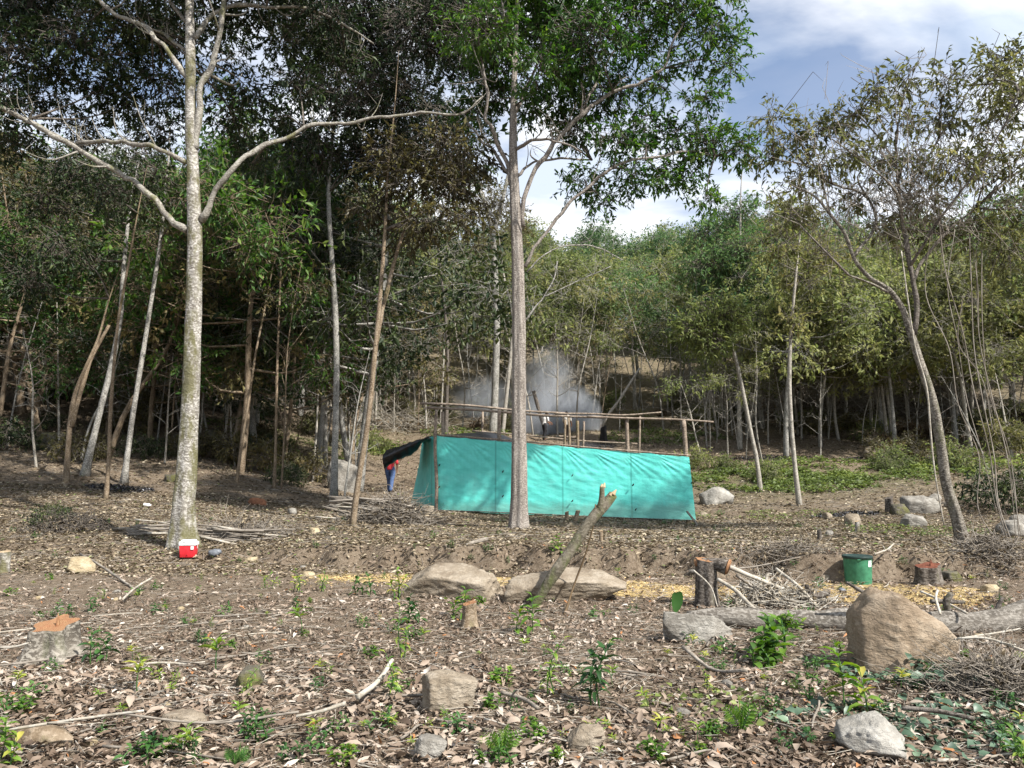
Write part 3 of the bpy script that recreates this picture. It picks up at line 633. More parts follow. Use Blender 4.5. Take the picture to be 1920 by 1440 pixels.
# --- D etc.: middle trees, each with its own trunk line and crown
mid = [
 # name, trunk px, label, bark, crown clumps, leaf, dens, Leaf L, tint
 ('grey_tree', [(626, 935, 19), (628, 850, 15), (631, 700, 14), (629, 600, 14), (622, 480, 12), (616, 360, 10), (625, 240, 8), (640, 120, 6), (650, -20, 4)],
  'straight grey trunk with dark canopy, nearer of the close pair beside the stone slab', 'bark_grey',
  [(600, 60, 85, -1.5), (700, 80, 100, -2), (800, 55, 100, -2.5), (870, 110, 75, -2), (650, 180, 85, -1.2), (745, 170, 90, -2), (835, 235, 62, -2), (575, 150, 55, 0), (600, 290, 70, 0), (690, 300, 70, -1), (555, 250, 50, .5), (760, 260, 60, -1), (700, -60, 150, -2), (850, -50, 130, -2), (870, 20, 70, -2.5)], 'leaf_dark', 3.6, .125, .45),
 ('grey_tree', [(597, 905, 13), (600, 850, 10), (607, 720, 10), (611, 560, 9), (614, 400, 8), (600, 300, 6), (580, 200, 4)],
  'thin pale grey trunk, farther of the close pair beside the stone slab', 'bark_grey',
  [(560, 300, 65, 0), (500, 340, 55, 1), (620, 370, 60, 1), (540, 400, 50, .6), (470, 380, 50, 1.2), (600, 440, 50, 1)], 'leaf_dark', 1.2, .13, .6),
 ('brown_tree', [(660, 988, 15), (668, 930, 13), (690, 790, 12), (703, 660, 11), (714, 540, 10), (722, 430, 8), (728, 320, 6), (740, 200, 4)],
  'slanting brown forked trunk rising beside the stack of cut sticks', 'bark_brown',
  [(780, 330, 60, 0), (850, 345, 52, .4), (705, 390, 52, .5), (800, 415, 46, .8), (885, 300, 42, .5), (740, 300, 55, -.4), (830, 280, 55, -.3), (860, 410, 36, .8), (760, 440, 40, 1.0)], 'leaf_brown', 3.0, .135, .45),
 ('slim_tree', [(836, 818, 11), (838, 740, 8), (839, 650, 7), (832, 560, 6), (822, 470, 5), (815, 400, 4)],
  'dark slim trunk with hanging dead leaves behind the shelter corner', 'bark_dark', [(838, 670, 16, 0), (820, 420, 50, 1), (860, 470, 40, 1)], 'leaf_brown', .8, .16, .4),
 ('forked_tree', [(925, 815, 22), (928, 740, 17), (931, 600, 16), (927, 500, 15), (922, 430, 13), (905, 370, 9), (885, 320, 7), (870, 270, 4)],
  'grey forked trunk just left of the fluted tree, behind the shelter', 'bark_grey', [(880, 400, 55, 1), (930, 380, 50, 1), (860, 330, 55, 1), (900, 460, 40, 2), (960, 430, 40, 2)], 'leaf_brown', 1.1, .17, .6),
 ('pale_sapling', [(942, 815, 10), (950, 740, 9), (958, 660, 8), (962, 600, 6), (945, 520, 5), (935, 440, 3)],
  'pale crooked sapling close behind the fluted tree', 'bark_white', [(940, 470, 35, 1), (990, 520, 30, 1)], 'leaf_far', .7, .17, .5),
 ('pale_tree', [(1387, 842, 13), (1386, 780, 10), (1386, 690, 9), (1385, 600, 9), (1387, 500, 7), (1388, 420, 5), (1390, 340, 3)],
  'straight pale trunk with leafy top, crossing behind the slanted one right of the shelter', 'bark_white', [(1330, 500, 60, 0), (1390, 470, 60, 1), (1350, 570, 55, -.5), (1430, 520, 50, 1), (1380, 400, 50, 1), (1310, 600, 45, 0), (1320, 440, 45, 1), (1440, 590, 40, 1)], 'leaf_blue', 1.3, .17, .5),
 ('slanting_tree', [(1426, 922, 12), (1420, 870, 10), (1406, 800, 9), (1390, 720, 9), (1376, 660, 8), (1366, 625, 6), (1352, 595, 3)],
  'slanting pale trunk rooted beside a bright bush right of the shelter', 'bark_white', [(1345, 590, 50, 0), (1300, 620, 44, .5), (1335, 640, 40, -.4), (1375, 600, 36, -.3)], 'leaf_far', 2.4, .15, .62),
 ('pale_tree', [(1499, 948, 13), (1492, 890, 11), (1484, 800, 10), (1480, 720, 10), (1482, 640, 8), (1488, 560, 7), (1496, 480, 5), (1505, 400, 3)],
  'wavy pale trunk standing at the edge of the green patch', 'bark_white', [(1505, 400, 45, 1), (1460, 460, 45, 1), (1540, 470, 45, 1.5), (1490, 600, 34, .5), (1500, 520, 45, 1)], 'leaf_olive', 1.4, .15, .5),
 ('twin_tree', [(1663, 832, 11), (1660, 790, 8), (1653, 730, 7), (1648, 690, 6), (1640, 620, 4)], 'left one of two pale stems rising from stones upslope', 'bark_white', [(1620, 650, 40, 0), (1590, 690, 35, 0)], 'leaf_olive', .5, .2, .6),
 ('twin_tree', [(1674, 830, 12), (1670, 790, 8), (1662, 730, 7), (1656, 690, 6), (1665, 620, 4)], 'right one of two pale stems rising from stones upslope', 'bark_white', [(1660, 640, 36, 0), (1690, 690, 20, 0)], 'leaf_olive', .5, .2, .6),
 ('slim_tree', [(199, 936, 11), (204, 860, 8), (208, 760, 8), (214, 680, 7), (222, 600, 6), (240, 500, 5), (258, 400, 4)], 'greenish slim trunk just left of the burnt patch', 'bark_brown', [(250, 380, 55, 1), (200, 360, 50, 1), (290, 330, 50, 1)], 'leaf_dark', 1.1, .13, .6),
 ('burnt_tree', [(232, 908, 17), (238, 860, 12), (252, 760, 11), (270, 650, 10), (286, 550, 9), (301, 450, 8), (310, 360, 6), (318, 260, 4)], 'slanting trunk blackened at its foot, growing from the burnt patch', 'bark_burnt', [(300, 330, 60, 1), (340, 380, 45, 1.5), (260, 280, 60, 1)], 'leaf_dark', 1.1, .13, .6),
 ('lichen_tree', [(158, 892, 20), (168, 850, 15), (188, 770, 13), (208, 690, 13), (225, 600, 12), (232, 500, 10), (240, 420, 8), (252, 340, 5)], 'slanting lichen-spotted trunk with flared foot in the shaded woods', 'bark_grey', [(180, 350, 65, 1), (120, 320, 65, 1), (240, 420, 50, 2), (90, 380, 60, 1)], 'leaf_dark', 1.2, .14, .6),
 ('forked_tree', [(124, 904, 16), (127, 850, 12), (132, 790, 11), (140, 740, 9), (160, 690, 7), (182, 640, 6), (205, 560, 4)], 'brown forked trunk in the shaded woods nearest the left rocks', 'bark_brown', [(170, 480, 55, 1), (110, 460, 55, 1), (60, 520, 60, 1)], 'leaf_dark', 1.2, .15, .6),
 ('mossy_tree', [(55, 808, 18), (72, 750, 15), (98, 680, 13), (125, 600, 12), (150, 520, 10), (165, 440, 7)], 'mossy trunk slanting right out of the dark rocks', 'bark_brown', [(70, 400, 70, 1), (0, 420, 70, 1), (150, 400, 55, 2)], 'leaf_brown', 1.2, .17, .5),
 ('mossy_tree', [(42, 775, 20), (33, 700, 15), (20, 640, 14), (8, 600, 13), (-20, 520, 9)], 'mossy trunk slanting left out of the frame edge', 'bark_brown', [(-20, 480, 70, 0), (50, 510, 60, 1)], 'leaf_green', 1.0, .17, .2),
 ('thin_tree', [(443, 905, 7), (455, 820, 6), (468, 740, 6), (480, 660, 5), (500, 560, 4), (515, 470, 3)], 'thin leaning stem between the pale tree and the close pair', 'bark_brown', [(500, 480, 45, 1), (450, 470, 45, 1)], 'leaf_dark', 1.0, .15, .7),
 ('thin_tree', [(514, 917, 8), (517, 830, 6), (519, 720, 6), (522, 620, 5), (526, 520, 4), (530, 440, 3)], 'thin upright brown stem, middle of the shaded clearing', 'bark_brown', [(530, 480, 45, 1), (560, 560, 40, 2)], 'leaf_green', 1.0, .15, .3),
 ('thin_tree', [(418, 842, 6), (428, 770, 5), (437, 690, 5), (448, 620, 4), (440, 540, 3)], 'bent pale stem close right of the pale mottled tree', 'bark_white', [(430, 540, 40, 1), (400, 480, 45, 1)], 'leaf_dark', 1.0, .17, .7),
 ('thin_tree', [(585, 905, 6), (592, 830, 5), (600, 700, 4), (620, 600, 3), (634, 520, 2)], 'very thin stem leaning against the close pair', 'bark_white', [(640, 500, 30, 1)], 'leaf_far', .8, .15, .5),
]
midroots = []
for i, (nm, pts, lab, bk, cl, lf, dens, L, ti) in enumerate(mid):
    g_, P, R = rooted(pts)
    if g_.y > 60: g_, P, R = rooted(pts, 45)
    P.append(P[-1] + (P[-1]-P[-2])*.9 + Vector((random.gauss(0, .15), 0, 0))); R[-1] *= .8; R.append(R[-1]*.15)
    cl = [(*q[:3], (q[3] if len(q) > 3 else 0)*(-.5 if j % 2 else 1)) for j, q in enumerate(cl)]
    r_ = hero(nm, g_, lab); d_ = g_.y
    trunk_part(r_, P, R, M[bk], 34, 10, .08, (4, .08, .02), 1.3, i+11)
    crown(r_, cl, d_, M[lf], M['bark_dark'], L, dens*(1.0 if dens > 2.5 else 1.7)*(18/max(d_, 18))**.5, 9, .4, i+20, ti, joints=P[-5:], twr=.008)
    midroots.append(r_)
# second stem of the slanting brown forked trunk
r_ = midroots[2]; d_ = r_.location.y
P, R = pxpath([(704, 650, 10), (716, 590, 9, .1), (735, 510, 8, .2), (752, 455, 6, .4), (775, 380, 4, .6)], d_); limb(r_, P, R, M['bark_brown'], 18, 8, 3)
r_ = midroots[4]; d_ = r_.location.y
P, R = pxpath([(922, 440, 12), (938, 395, 9, .1), (948, 350, 7, .2), (958, 300, 4, .3)], d_); limb(r_, P, R, M['bark_grey'], 14, 8, 3)
r_ = midroots[14]; d_ = r_.location.y
P, R = pxpath([(134, 800, 10), (150, 740, 9, .1), (165, 690, 8, .2), (205, 610, 6, .3)], d_); limb(r_, P, R, M['bark_brown'], 14, 8, 3)

# ------------------------------------------------------------------ the wood on the hillside: kinds of tree, each copied as individuals
def proto_tree(name, h, cr, cb, leaf, bark, L, ncl, seed, lean=.4, stem=.012, sp=60, flat=.75, tint=.5):
    g = np.random.default_rng(seed); root = empty(name, (0, 0, 0))
    mbt, lf = MB(), MB()
    dx, dy = g.normal(0, lean, 2)
    P = [(0, 0, -.4), (dx*.1+g.normal(0, .1), dy*.1, h*.2), (dx*.4+g.normal(0, .12), dy*.4+g.normal(0, .12), h*.45), (dx*.7, dy*.7, h*.7), (dx, dy, h*.97)]
    r0 = h*stem
    q, r = tube(mbt, P, [r0*1.25, r0, r0*.75, r0*.5, r0*.15], 16, 7, .08, seed)
    for i in range(ncl):
        u = (i+.5)/ncl; z = h*(cb + (1-cb)*u**.85); k = np.argmin(abs(q[:, 2]-z*.86))
        a = g.random()*6.283; prof = math.sin(math.pi*min(1, .18+.82*(1-u)**.8)*.62)+.15
        rad = cr*prof*(.35+.75*g.random())
        c = np.array([q[k][0]+math.cos(a)*rad, q[k][1]+math.sin(a)*rad, z + g.normal(0, .25)])
        mid_ = (q[k]+c)/2 + np.array([0, 0, -.12*rad]) + g.normal(0, .08, 3)
        tube(mbt, [q[k], mid_, c], [r[k]*.5, r[k]*.32, .01], 6, 4, .05, i)
        clump(lf, mbt, c, cr*(.28+.2*g.random()), int(sp*(.7+.6*g.random())), 7, L, seed*57+i, .35, tint+g.normal(0, .13), .005, .42, flat, .3)
    mbt.build('trunk', M[bark], root, True); lf.build('crown', M[leaf], root)
    return root
def proto_bush(name, h, w, leaf, L, ncl, seed, tint=.5, sp=26):
    g = np.random.default_rng(seed); root = empty(name, (0, 0, 0)); mbt, lf = MB(), MB()
    for i in range(ncl):
        a = g.random()*6.283; rr = w*.5*math.sqrt(g.random()); c = np.array([math.cos(a)*rr, math.sin(a)*rr, h*(.25+.6*g.random()*(1-.5*rr/(w*.5)))])
        tube(mbt, [(c[0]*.15, c[1]*.15, -.1), (c[0]*.6, c[1]*.6, c[2]*.5), tuple(c)], [.03*h*.3, .012, .006], 5, 4, .1, i)
        clump(lf, mbt, c, w*.24*(.7+.6*g.random()), sp, 7, L, seed*91+i, .2, tint+g.normal(0, .14), .006, .42, .8, .4)
    mbt.build('stems', M['twig'], root, True); lf.build('foliage', M[leaf], root)
    return root
def proto_sapling(name, h, bark, leaf, seed, ncl=4, tint=.5, dead=False):
    g = np.random.default_rng(seed); root = empty(name, (0, 0, 0)); mbt, lf = MB(), MB()
    dx, dy = g.normal(0, h*.09, 2); r0 = .028+.02*g.random()
    P = [(0, 0, -.3), (dx*.15+g.normal(0, .08), dy*.2+g.normal(0, .08), h*.3), (dx*.55+g.normal(0, .12), dy*.5, h*.62), (dx, dy, h)]
    q, r = tube(mbt, P, [r0*1.3, r0, r0*.7, r0*.25], 14, 6, .1, seed)
    nb = 12
    for i in range(nb):
        k = int(4+9*g.random()); a = g.random()*6.283; l = h*(.10+.12*g.random())
        e = q[k] + np.array([math.cos(a)*l, math.sin(a)*l, l*(.3+.6*g.random())])
        tube(mbt, [q[k], (q[k]+e)/2 + g.normal(0, .08, 3), e], [r[k]*.45, r[k]*.3, .004], 6, 4, .1, i)
        for j in range(4):
            e2 = e + g.normal(0, .35, 3); sticks(mbt, [e + (q[k]-e)*.3*g.random()], [e2], .006, .002)
    if not dead:
        for i in range(ncl):
            c = q[-1-int(4*g.random())] + g.normal(0, .09*h, 3)*np.array([1, 1, .6])
            clump(lf, mbt, c, h*.085, 14, 6, .17, seed*13+i, .4, tint+g.normal(0, .12), .006, .42)
    mbt.build('trunk', M[bark], root, True)
    if lf.n: lf.build('crown', M[leaf], root)
    return root
PT = {
 'hill_a': proto_tree('leafy_tree', 10.5, 3.2, .5, 'leaf_far', 'bark_white', .23, 26, 101, .5, .011),
 'hill_b': proto_tree('leafy_tree', 9.0, 2.9, .46, 'leaf_olive', 'bark_white', .22, 24, 102, .5, .010),
 'hill_c': proto_tree('leafy_tree', 12.0, 3.0, .50, 'leaf_blue', 'bark_white', .21, 26, 103, .3, .010),
 'hill_d': proto_tree('leafy_tree', 11.0, 3.5, .45, 'leaf_far', 'bark_grey', .24, 28, 104, .6, .011, tint=.62),
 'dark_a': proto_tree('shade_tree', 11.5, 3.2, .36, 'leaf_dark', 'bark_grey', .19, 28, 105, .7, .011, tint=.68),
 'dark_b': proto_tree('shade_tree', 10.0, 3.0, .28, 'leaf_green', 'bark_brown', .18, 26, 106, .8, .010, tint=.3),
 'brown_a': proto_tree('dry_tree', 9.5, 2.8, .34, 'leaf_brown', 'bark_brown', .20, 20, 107, .8, .010, sp=28, tint=.55),
 'dry_a': proto_tree('dry_tree', 8.0, 2.6, .3, 'leaf_dry', 'bark_white', .20, 12, 108, .6, .010, sp=14, tint=.5),
}
PS = {
 'sap_w': proto_sapling('thin_sapling', 7.0, 'bark_white', 'leaf_olive', 201, 5, .5), 'sap_g': proto_sapling('thin_sapling', 6.0, 'bark_grey', 'leaf_dark', 202, 5, .75),
 'sap_b': proto_sapling('thin_sapling', 8.0, 'bark_brown', 'leaf_brown', 203, 5, .5), 'sap_d': proto_sapling('bare_sapling', 5.5, 'bark_white', 'leaf_dry', 204, 0, .5, True),
 'sap_e': proto_sapling('bare_sapling', 7.5, 'bark_grey', 'leaf_dry', 205, 0, .5, True), 'sap_f': proto_sapling('thin_sapling', 5.0, 'bark_white', 'leaf_far', 206, 5, .6),
}
PBu = {
 'bush_g': proto_bush('leafy_bush', 1.6, 2.2, 'leaf_far', .17, 12, 301, .5), 'bush_d': proto_bush('shade_bush', 1.8, 2.6, 'leaf_dark', .16, 13, 302, .75),
 'bush_o': proto_bush('olive_bush', 2.4, 2.8, 'leaf_olive', .17, 14, 303, .45), 'bush_y': proto_bush('dry_bush', 1.4, 2.2, 'leaf_dry', .15, 10, 304, .45),
 'bush_b': proto_bush('brown_bush', 2.6, 3.0, 'leaf_brown', .18, 14, 305, .5),
}
used = set()
def place(proto, loc, s, label, cat, group, rz=None, tilt=0.05):
    if proto.name in used: o = copy_tree(proto)
    else: o = proto; used.add(proto.name)
    o.location = loc; o.scale = (s*(.9+.2*random.random()), s*(.9+.2*random.random()), s)
    o.rotation_euler = (random.gauss(0, tilt), random.gauss(0, tilt), random.random()*6.283 if rz is None else rz)
    return tag(o, label, cat, group)
def scatter(n, pxr, dr, pool, srange, label, cat, group, mind=2.0, avoid=None, tilt=.05, seed=1):
    g = random.Random(seed); pts = []; tries = 0
    while len(pts) < n and tries < n*60:
        tries += 1
        d = math.sqrt(g.uniform(dr[0]**2, dr[1]**2)); px = g.uniform(*pxr)
        p = GD(px, d)
        if any((p-q).length < mind for q in pts): continue
        if avoid and avoid(px, d): continue
        pts.append(p); k = g.choice(pool)
        place(k, p - Vector((0, 0, .05)), g.uniform(*srange), label, cat, group, g.random()*6.283, tilt)
def clear_mid(px, d): return 700 < px < 1350 and d < 46
T = PT; S_ = PS; B_ = PBu
scatter(62, (560, 2050), (54, 78), [T['hill_a'], T['hill_b'], T['hill_d'], T['hill_c'], T['hill_d'], T['hill_a']], (.8, 1.15), 'leafy tree of mixed green in the lower hillside wood beyond the clearing', 'tree', 'trees of the lower hillside wood', 2.9, seed=3)
scatter(70, (500, 2150), (72, 108), [T['hill_a'], T['hill_d'], T['hill_c'], T['hill_d']], (.85, 1.25), 'yellow-green tree near the top of the distant hillside', 'tree', 'trees on the hilltop', 4.0, seed=4)
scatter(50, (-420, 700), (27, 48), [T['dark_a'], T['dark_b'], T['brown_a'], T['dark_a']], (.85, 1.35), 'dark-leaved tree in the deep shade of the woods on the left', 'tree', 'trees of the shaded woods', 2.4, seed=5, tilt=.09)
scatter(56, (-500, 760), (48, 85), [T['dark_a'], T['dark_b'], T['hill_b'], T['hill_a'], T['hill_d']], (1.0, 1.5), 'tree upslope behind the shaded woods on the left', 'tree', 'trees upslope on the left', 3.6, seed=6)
scatter(22, (1480, 2150), (36, 52), [T['hill_b'], T['hill_d'], T['hill_a'], T['dry_a']], (.8, 1.1), 'loose tree upslope on the right, behind the leaning grey tree', 'tree', 'trees upslope on the right', 3.0, seed=7)
scatter(16, (1420, 2100), (44, 62), [T['hill_d'], T['hill_c'], T['hill_a'], T['hill_b']], (1.0, 1.35), 'tall green tree behind the right thicket', 'tree', 'tall trees behind the right thicket', 3.0, seed=71)
scatter(54, (640, 1500), (46, 58), [S_['sap_w'], S_['sap_d'], S_['sap_e'], S_['sap_b'], S_['sap_f']], (.6, 1.05), 'thin stem at the foot of the hillside wood behind the shelter', 'sapling', 'thin stems behind the shelter', .8, seed=8, tilt=.1)
scatter(50, (640, 1700), (42, 56), [S_['sap_w'], S_['sap_f'], S_['sap_w'], S_['sap_d']], (1.1, 1.6), 'tall pale slender stem in front of the hillside wood', 'sapling', 'tall pale stems before the hillside wood', 1.0, clear_mid, seed=81, tilt=.07)
scatter(44, (1300, 2000), (34, 50), [S_['sap_w'], S_['sap_d'], S_['sap_e'], S_['sap_f']], (.6, 1.0), 'thin stem in the dark thicket on the right', 'sapling', 'thin stems of the right thicket', .8, seed=9, tilt=.1)
scatter(60, (-300, 690), (24, 44), [S_['sap_g'], S_['sap_b'], S_['sap_e'], S_['sap_d'], S_['sap_g']], (.7, 1.15), 'thin stem in the shaded woods on the left', 'sapling', 'thin stems of the shaded woods', .8, seed=10, tilt=.13)
scatter(22, (-300, 650), (26, 42), [B_['bush_d'], B_['bush_b'], B_['bush_d']], (.5, .95), 'dark bush in the shaded woods on the left', 'bush', 'bushes of the shaded woods', 1.6, seed=11)
scatter(30, (640, 1560), (48, 60), [B_['bush_g'], B_['bush_o'], B_['bush_y'], B_['bush_o']], (.4, .8), 'dry olive bush along the foot of the hillside wood', 'bush', 'bushes along the hillside wood', 1.6, seed=12)
scatter(24, (1500, 2100), (31, 52), [B_['bush_o'], B_['bush_g'], B_['bush_y'], B_['bush_b']], (.5, .9), 'loose bush on the right-hand slope', 'bush', 'bushes on the right-hand slope', 1.8, seed=13)
for i, (px, row, s, k, lab) in enumerate([
    (1432, 905, .55, 'bush_g', 'bright green bush beside the slanting pale trunk'), (1668, 885, .36, 'bush_g', 'small bright bush right of the round burnt-ground boulder'),
    (1302, 880, .62, 'bush_g', 'dark green bush pressed against the end of the tarpaulin'), (700, 845, .7, 'bush_g', 'low green bush beyond the black plastic sheet'),
    (1890, 960, .8, 'bush_d', 'dark leafy bush over the stones at the far right'), (95, 990, .3, 'bush_d', 'small dark bush on the shaded ground at far left'), (1360, 880, .4, 'bush_g', 'low bush right of the tarpaulin end'), (580, 815, .6, 'bush_o', 'olive bush on the slope left of the shelter')]):
    p = G(px, row); place(B_[k], p, s, lab, 'bush', 'single bushes around the clearing')

# hanging lianas at the far right
for i, (pts, cnt, lab) in enumerate([
    ([(1882, 1010, 4), (1858, 950, 4), (1845, 860, 5), (1822, 740, 5), (1795, 640, 4), (1775, 540, 4), (1765, 420, 3)], 4, 'tangled bundle of bare lianas hanging to the ground on the right'),
    ([(1918, 930, 4), (1895, 840, 4), (1870, 740, 5), (1858, 640, 5), (1850, 520, 4), (1848, 400, 3)], 3, 'second curtain of thin lianas nearest the frame edge'),
    ([(1790, 560, 3), (1800, 640, 3), (1830, 700, 3), (1850, 800, 3)], 2, 'short lianas looped between the hanging bundles')]):
    d_ = 14.2 + i*.8; P, R = pxpath(pts, d_)
    if i < 2:
        g_ = GD(pts[0][0], d_); P[0] = g_
    r_ = empty('liana', P[0] if i < 2 else P[-1], lab, 'liana', 'lianas hanging on the right'); mb = MB(); g = np.random.default_rng(i+400)
    for j in range(cnt):
        off = g.normal(0, .05, 3)*np.array([1, 1, .3])
        Q = [Vector(tuple(np.array(tuple(p)) + off*(1+.5*k) + g.normal(0, .07, 3))) for k, p in enumerate(P)]
        st = 0 if j < 2 else int(g.integers(0, 3))
        if len(Q[st:]) > 2: tube(mb, Q[st:], [.008*(.5+g.random())]*len(Q[st:]), 40, 5, .12, j)
        for k in range(14):
            a = np.array(tuple(Q[int(g.integers(0, len(Q)))])) + g.normal(0, .1, 3); b = a + np.array([g.normal(0, .16), g.normal(0, .1), -.35*g.random()-.1]); sticks(mb, [a], [b], .004, .002)
    mb.build('stems', M['twig'], r_, True, r_.location)
# vine on the leaning trunk
mb = MB(); P, R = pxpath([(1770, 985, 3, -.35), (1752, 880, 3, -.35), (1744, 800, 4, -.35), (1738, 730, 4, -.35), (1716, 650, 3, -.3), (1702, 560, 3, -.3), (1690, 470, 2, -.2)], dC)
tube(mb, P, R, 34, 6, .1, 2); mb.build('climbing_vine', M['twig_pale'], tC, True, tC.location)

# ------------------------------------------------------------------ the tarpaulin shelter
m, t, out = mat_new('tarpaulin')
v = pos_vec(t)
wv = noise(t, 5, 6, .6, scaled(t, v, (.6, .6, 1.6)))
c = ramp(t, wv, [(.3, (.10, .62, .54)), (.7, (.14, .72, .64))])
st = N_(t, 'ShaderNodeTexWave', bands_direction='X', Scale=3.2, Distortion=1.2, Detail=2.0); t.links.new(v, st.inputs['Vector'])
c = mixcol(t, ramp(t, st.outputs['Fac'], [(.0, (.18, .18, .18)), (.5, (0, 0, 0))]), c, (.09, .57, .49))
c = mixcol(t, ramp(t, noise(t, 1.1, 7, .65, v), [(.5, (0, 0, 0)), (.72, (.55, .55, .55))]), c, (.25, .72, .64))
zz_ = N_(t, 'ShaderNodeSeparateXYZ'); t.links.new(v, zz_.inputs[0]); sm_ = N_(t, 'ShaderNodeMath', operation='PINGPONG'); t.links.new(zz_.outputs[0], sm_.inputs[0]); sm_.inputs[1].default_value = .93
c = mixcol(t, ramp(t, sm_.outputs[0], [(.012, (.55, .55, .55)), (.03, (0, 0, 0))]), c, (.04, .30, .26))
dz_ = N_(t, 'ShaderNodeMath', operation='MULTIPLY_ADD'); t.links.new(noise(t, 3, 6, .7, v), dz_.inputs[0]); dz_.inputs[1].default_value = -.5; t.links.new(zz_.outputs[2], dz_.inputs[2])
c = mixcol(t, ramp(t, dz_.outputs[0], [(.0, (.45, .45, .45)), (.22, (0, 0, 0))]), c, (.20, .27, .21))
p = bsdf(t, None, c, .42, bumpn(t, noise(t, 26, 6, .65, scaled(t, v, (1, 1, 2.0))), .35, .03), .45)
tr = N_(t, 'ShaderNodeBsdfTranslucent'); t.links.new(c, tr.inputs['Color'])
mx = N_(t, 'ShaderNodeMixShader'); mx.inputs[0].default_value = .15
t.links.new(p.outputs[0], mx.inputs[1]); t.links.new(tr.outputs[0], mx.inputs[2]); t.links.new(mx.outputs[0], out.inputs[0])
M['tarp'] = m
m, t, out = mat_new('black_plastic')
v = pos_vec(t); bsdf(t, out, (.009, .009, .011), .33, bumpn(t, noise(t, 7, 5, .6, v), .5, .05), .5); M['plastic'] = m

BL, BR = GD(818, 21.3), GD(1305, 20.3)
BK = GD(770, 24.2)
TL, TR = at(818, 816, 21.3), at(1292, 856, 20.35)
TK = at(793, 822, 24.0)
shelter = empty('tarpaulin_shelter', (BL+BR)/2, 'pole-framed shelter walled with turquoise-green tarpaulin', 'shelter')
SO = np.array(tuple(shelter.location))
def cloth(name, c00, c10, c01, c11, nu, nv, attach, amp, seed, parent, mat, dense=.012):
    """cloth wall between four corners, tension folds fanning from the ties along its top edge"""
    c00, c10, c01, c11 = [np.array(tuple(q), float) for q in (c00, c10, c01, c11)]
    u, w = np.meshgrid(np.linspace(0, 1, nu), np.linspace(0, 1, nv))
    U, V_ = u[..., None], w[..., None]
    P = c00*(1-U)*(1-V_) + c10*U*(1-V_) + c01*(1-U)*V_ + c11*U*V_
    ln = np.linalg.norm(c10-c00); hg = np.linalg.norm(c01-c00)
    nv_ = nrm(np.cross(c10-c00, c01-c00))
    X, Z = u*ln, (1-w)*hg       # distance along and below the top edge
    D = np.zeros_like(u)
    for i, a in enumerate(attach):
        dx, dz = X - a*ln, Z; r = np.sqrt(dx**2+dz**2)+1e-4; ph = np.arctan2(dz, dx)
        side = np.exp(-((ph-.62)/.42)**2) + .35*np.exp(-((ph-2.4)/.4)**2)
        D += amp*side*np.sin(ph*26+i*2.1+seed+2*vnoise(r*1.2, ph*2, i))*np.exp(-r/.95)*np.clip(r/.25, 0, 1)
    D += .03*np.sin(X*1.7+seed)*np.sin(math.pi*np.clip(w, 0, 1))**.7*(.6+.4*vnoise(X*.6, Z*.3, seed))
    D += dense*fbm(X*2.2+Z*1.1, Z*7.0-X*1.6, seed, 4) + dense*1.6*fbm(X*.8, Z*.9, seed+3, 2)
    P = P + D[..., None]*nv_
    P[-1, :, 2] += .03*fbm(X[-1]*1.5, X[-1]*0+seed, 0, 2) - .035*np.abs(np.sin(math.pi*u[-1]*8.2)) ; P[0, :, 2] += .03*fbm(X[0]*1.3, X[0]*0+seed+4, 0, 2)
    idx = np.arange(nu*nv).reshape(nv, nu); F = np.stack([idx[:-1, :-1], idx[:-1, 1:], idx[1:, 1:], idx[1:, :-1]], -1).reshape(-1, 4)
    mb = MB(); mb.add(P.reshape(-1, 3), F); return mb.build(name, mat, parent, True, SO)
z3 = Vector((0, 0, .04))
front = cloth('front_tarpaulin', BL+z3, BR+z3, TL, TR, 260, 90, [0, .12, .25, .36, .5, .62, .735, .86, .97], .015, 1.0, shelter, M['tarp'])
cloth('side_tarpaulin', BK+z3, BL+z3+Vector((-.05, .05, 0)), TK, TL+Vector((-.05, .05, 0)), 60, 70, [.1, .9], .05, 4.0, shelter, M['tarp'])
def pole(a, b, r, name, seed, parent=shelter, mat='pole', k=8, bend=.02, n=14):
    a, b = Vector(a), Vector(b); g = random.Random(seed); L = (b-a).length; mids = []
    for f in (.33, .66): mids.append(a.lerp(b, f) + Vector((g.gauss(0, bend), g.gauss(0, bend), g.gauss(0, bend)))*min(1, L))
    mb = MB(); tube(mb, [a]+mids+[b], [r*1.08, r, r*.97, r*.85], n, k, .10, seed); return mb.build(name, M[mat], parent, True, parent.location)
def tarpt(px):       # point of the front wall line at a photo column
    f = (px-818)/(1292-818); return BL.lerp(BR, f), TL.lerp(TR, f)
for i, (px, toprow, r) in enumerate([(818, 768, .05), (830, 772, .055), (936, 768, .06), (1175, 782, .06), (1282, 786, .07)]):
    b, tp = tarpt(px); back = Vector((0, -.07 if i == 0 else .14, 0))
    if i == 1: back = Vector((.06, .4, 0))
    d_ = b.y + back.y; pole(b + back - Vector((0, 0, .3)), at(px, toprow, d_), r, 'post', i+900)
pole(TL + Vector((-.1, -.01, .03)), TR + Vector((.05, -.01, .03)), .022, 'top_rail', 950, n=30)
pole(BL + Vector((0, -.04, .05)), BR + Vector((0, -.04, .05)), .015, 'hem_cord', 951, mat='bark_dark', n=30)
pole(at(800, 764, 21.6), at(1130, 783, 20.9), .036, 'roof_rail', 952, bend=.03); pole(at(1100, 781, 20.75), at(1338, 791, 20.3), .03, 'roof_rail', 953, bend=.03)
pole(at(788, 756, 23.6), at(1060, 775, 23.0), .036, 'roof_rail', 954, bend=.04); pole(at(1040, 776, 22.9), at(1240, 773, 22.6), .028, 'roof_rail', 955, bend=.03)
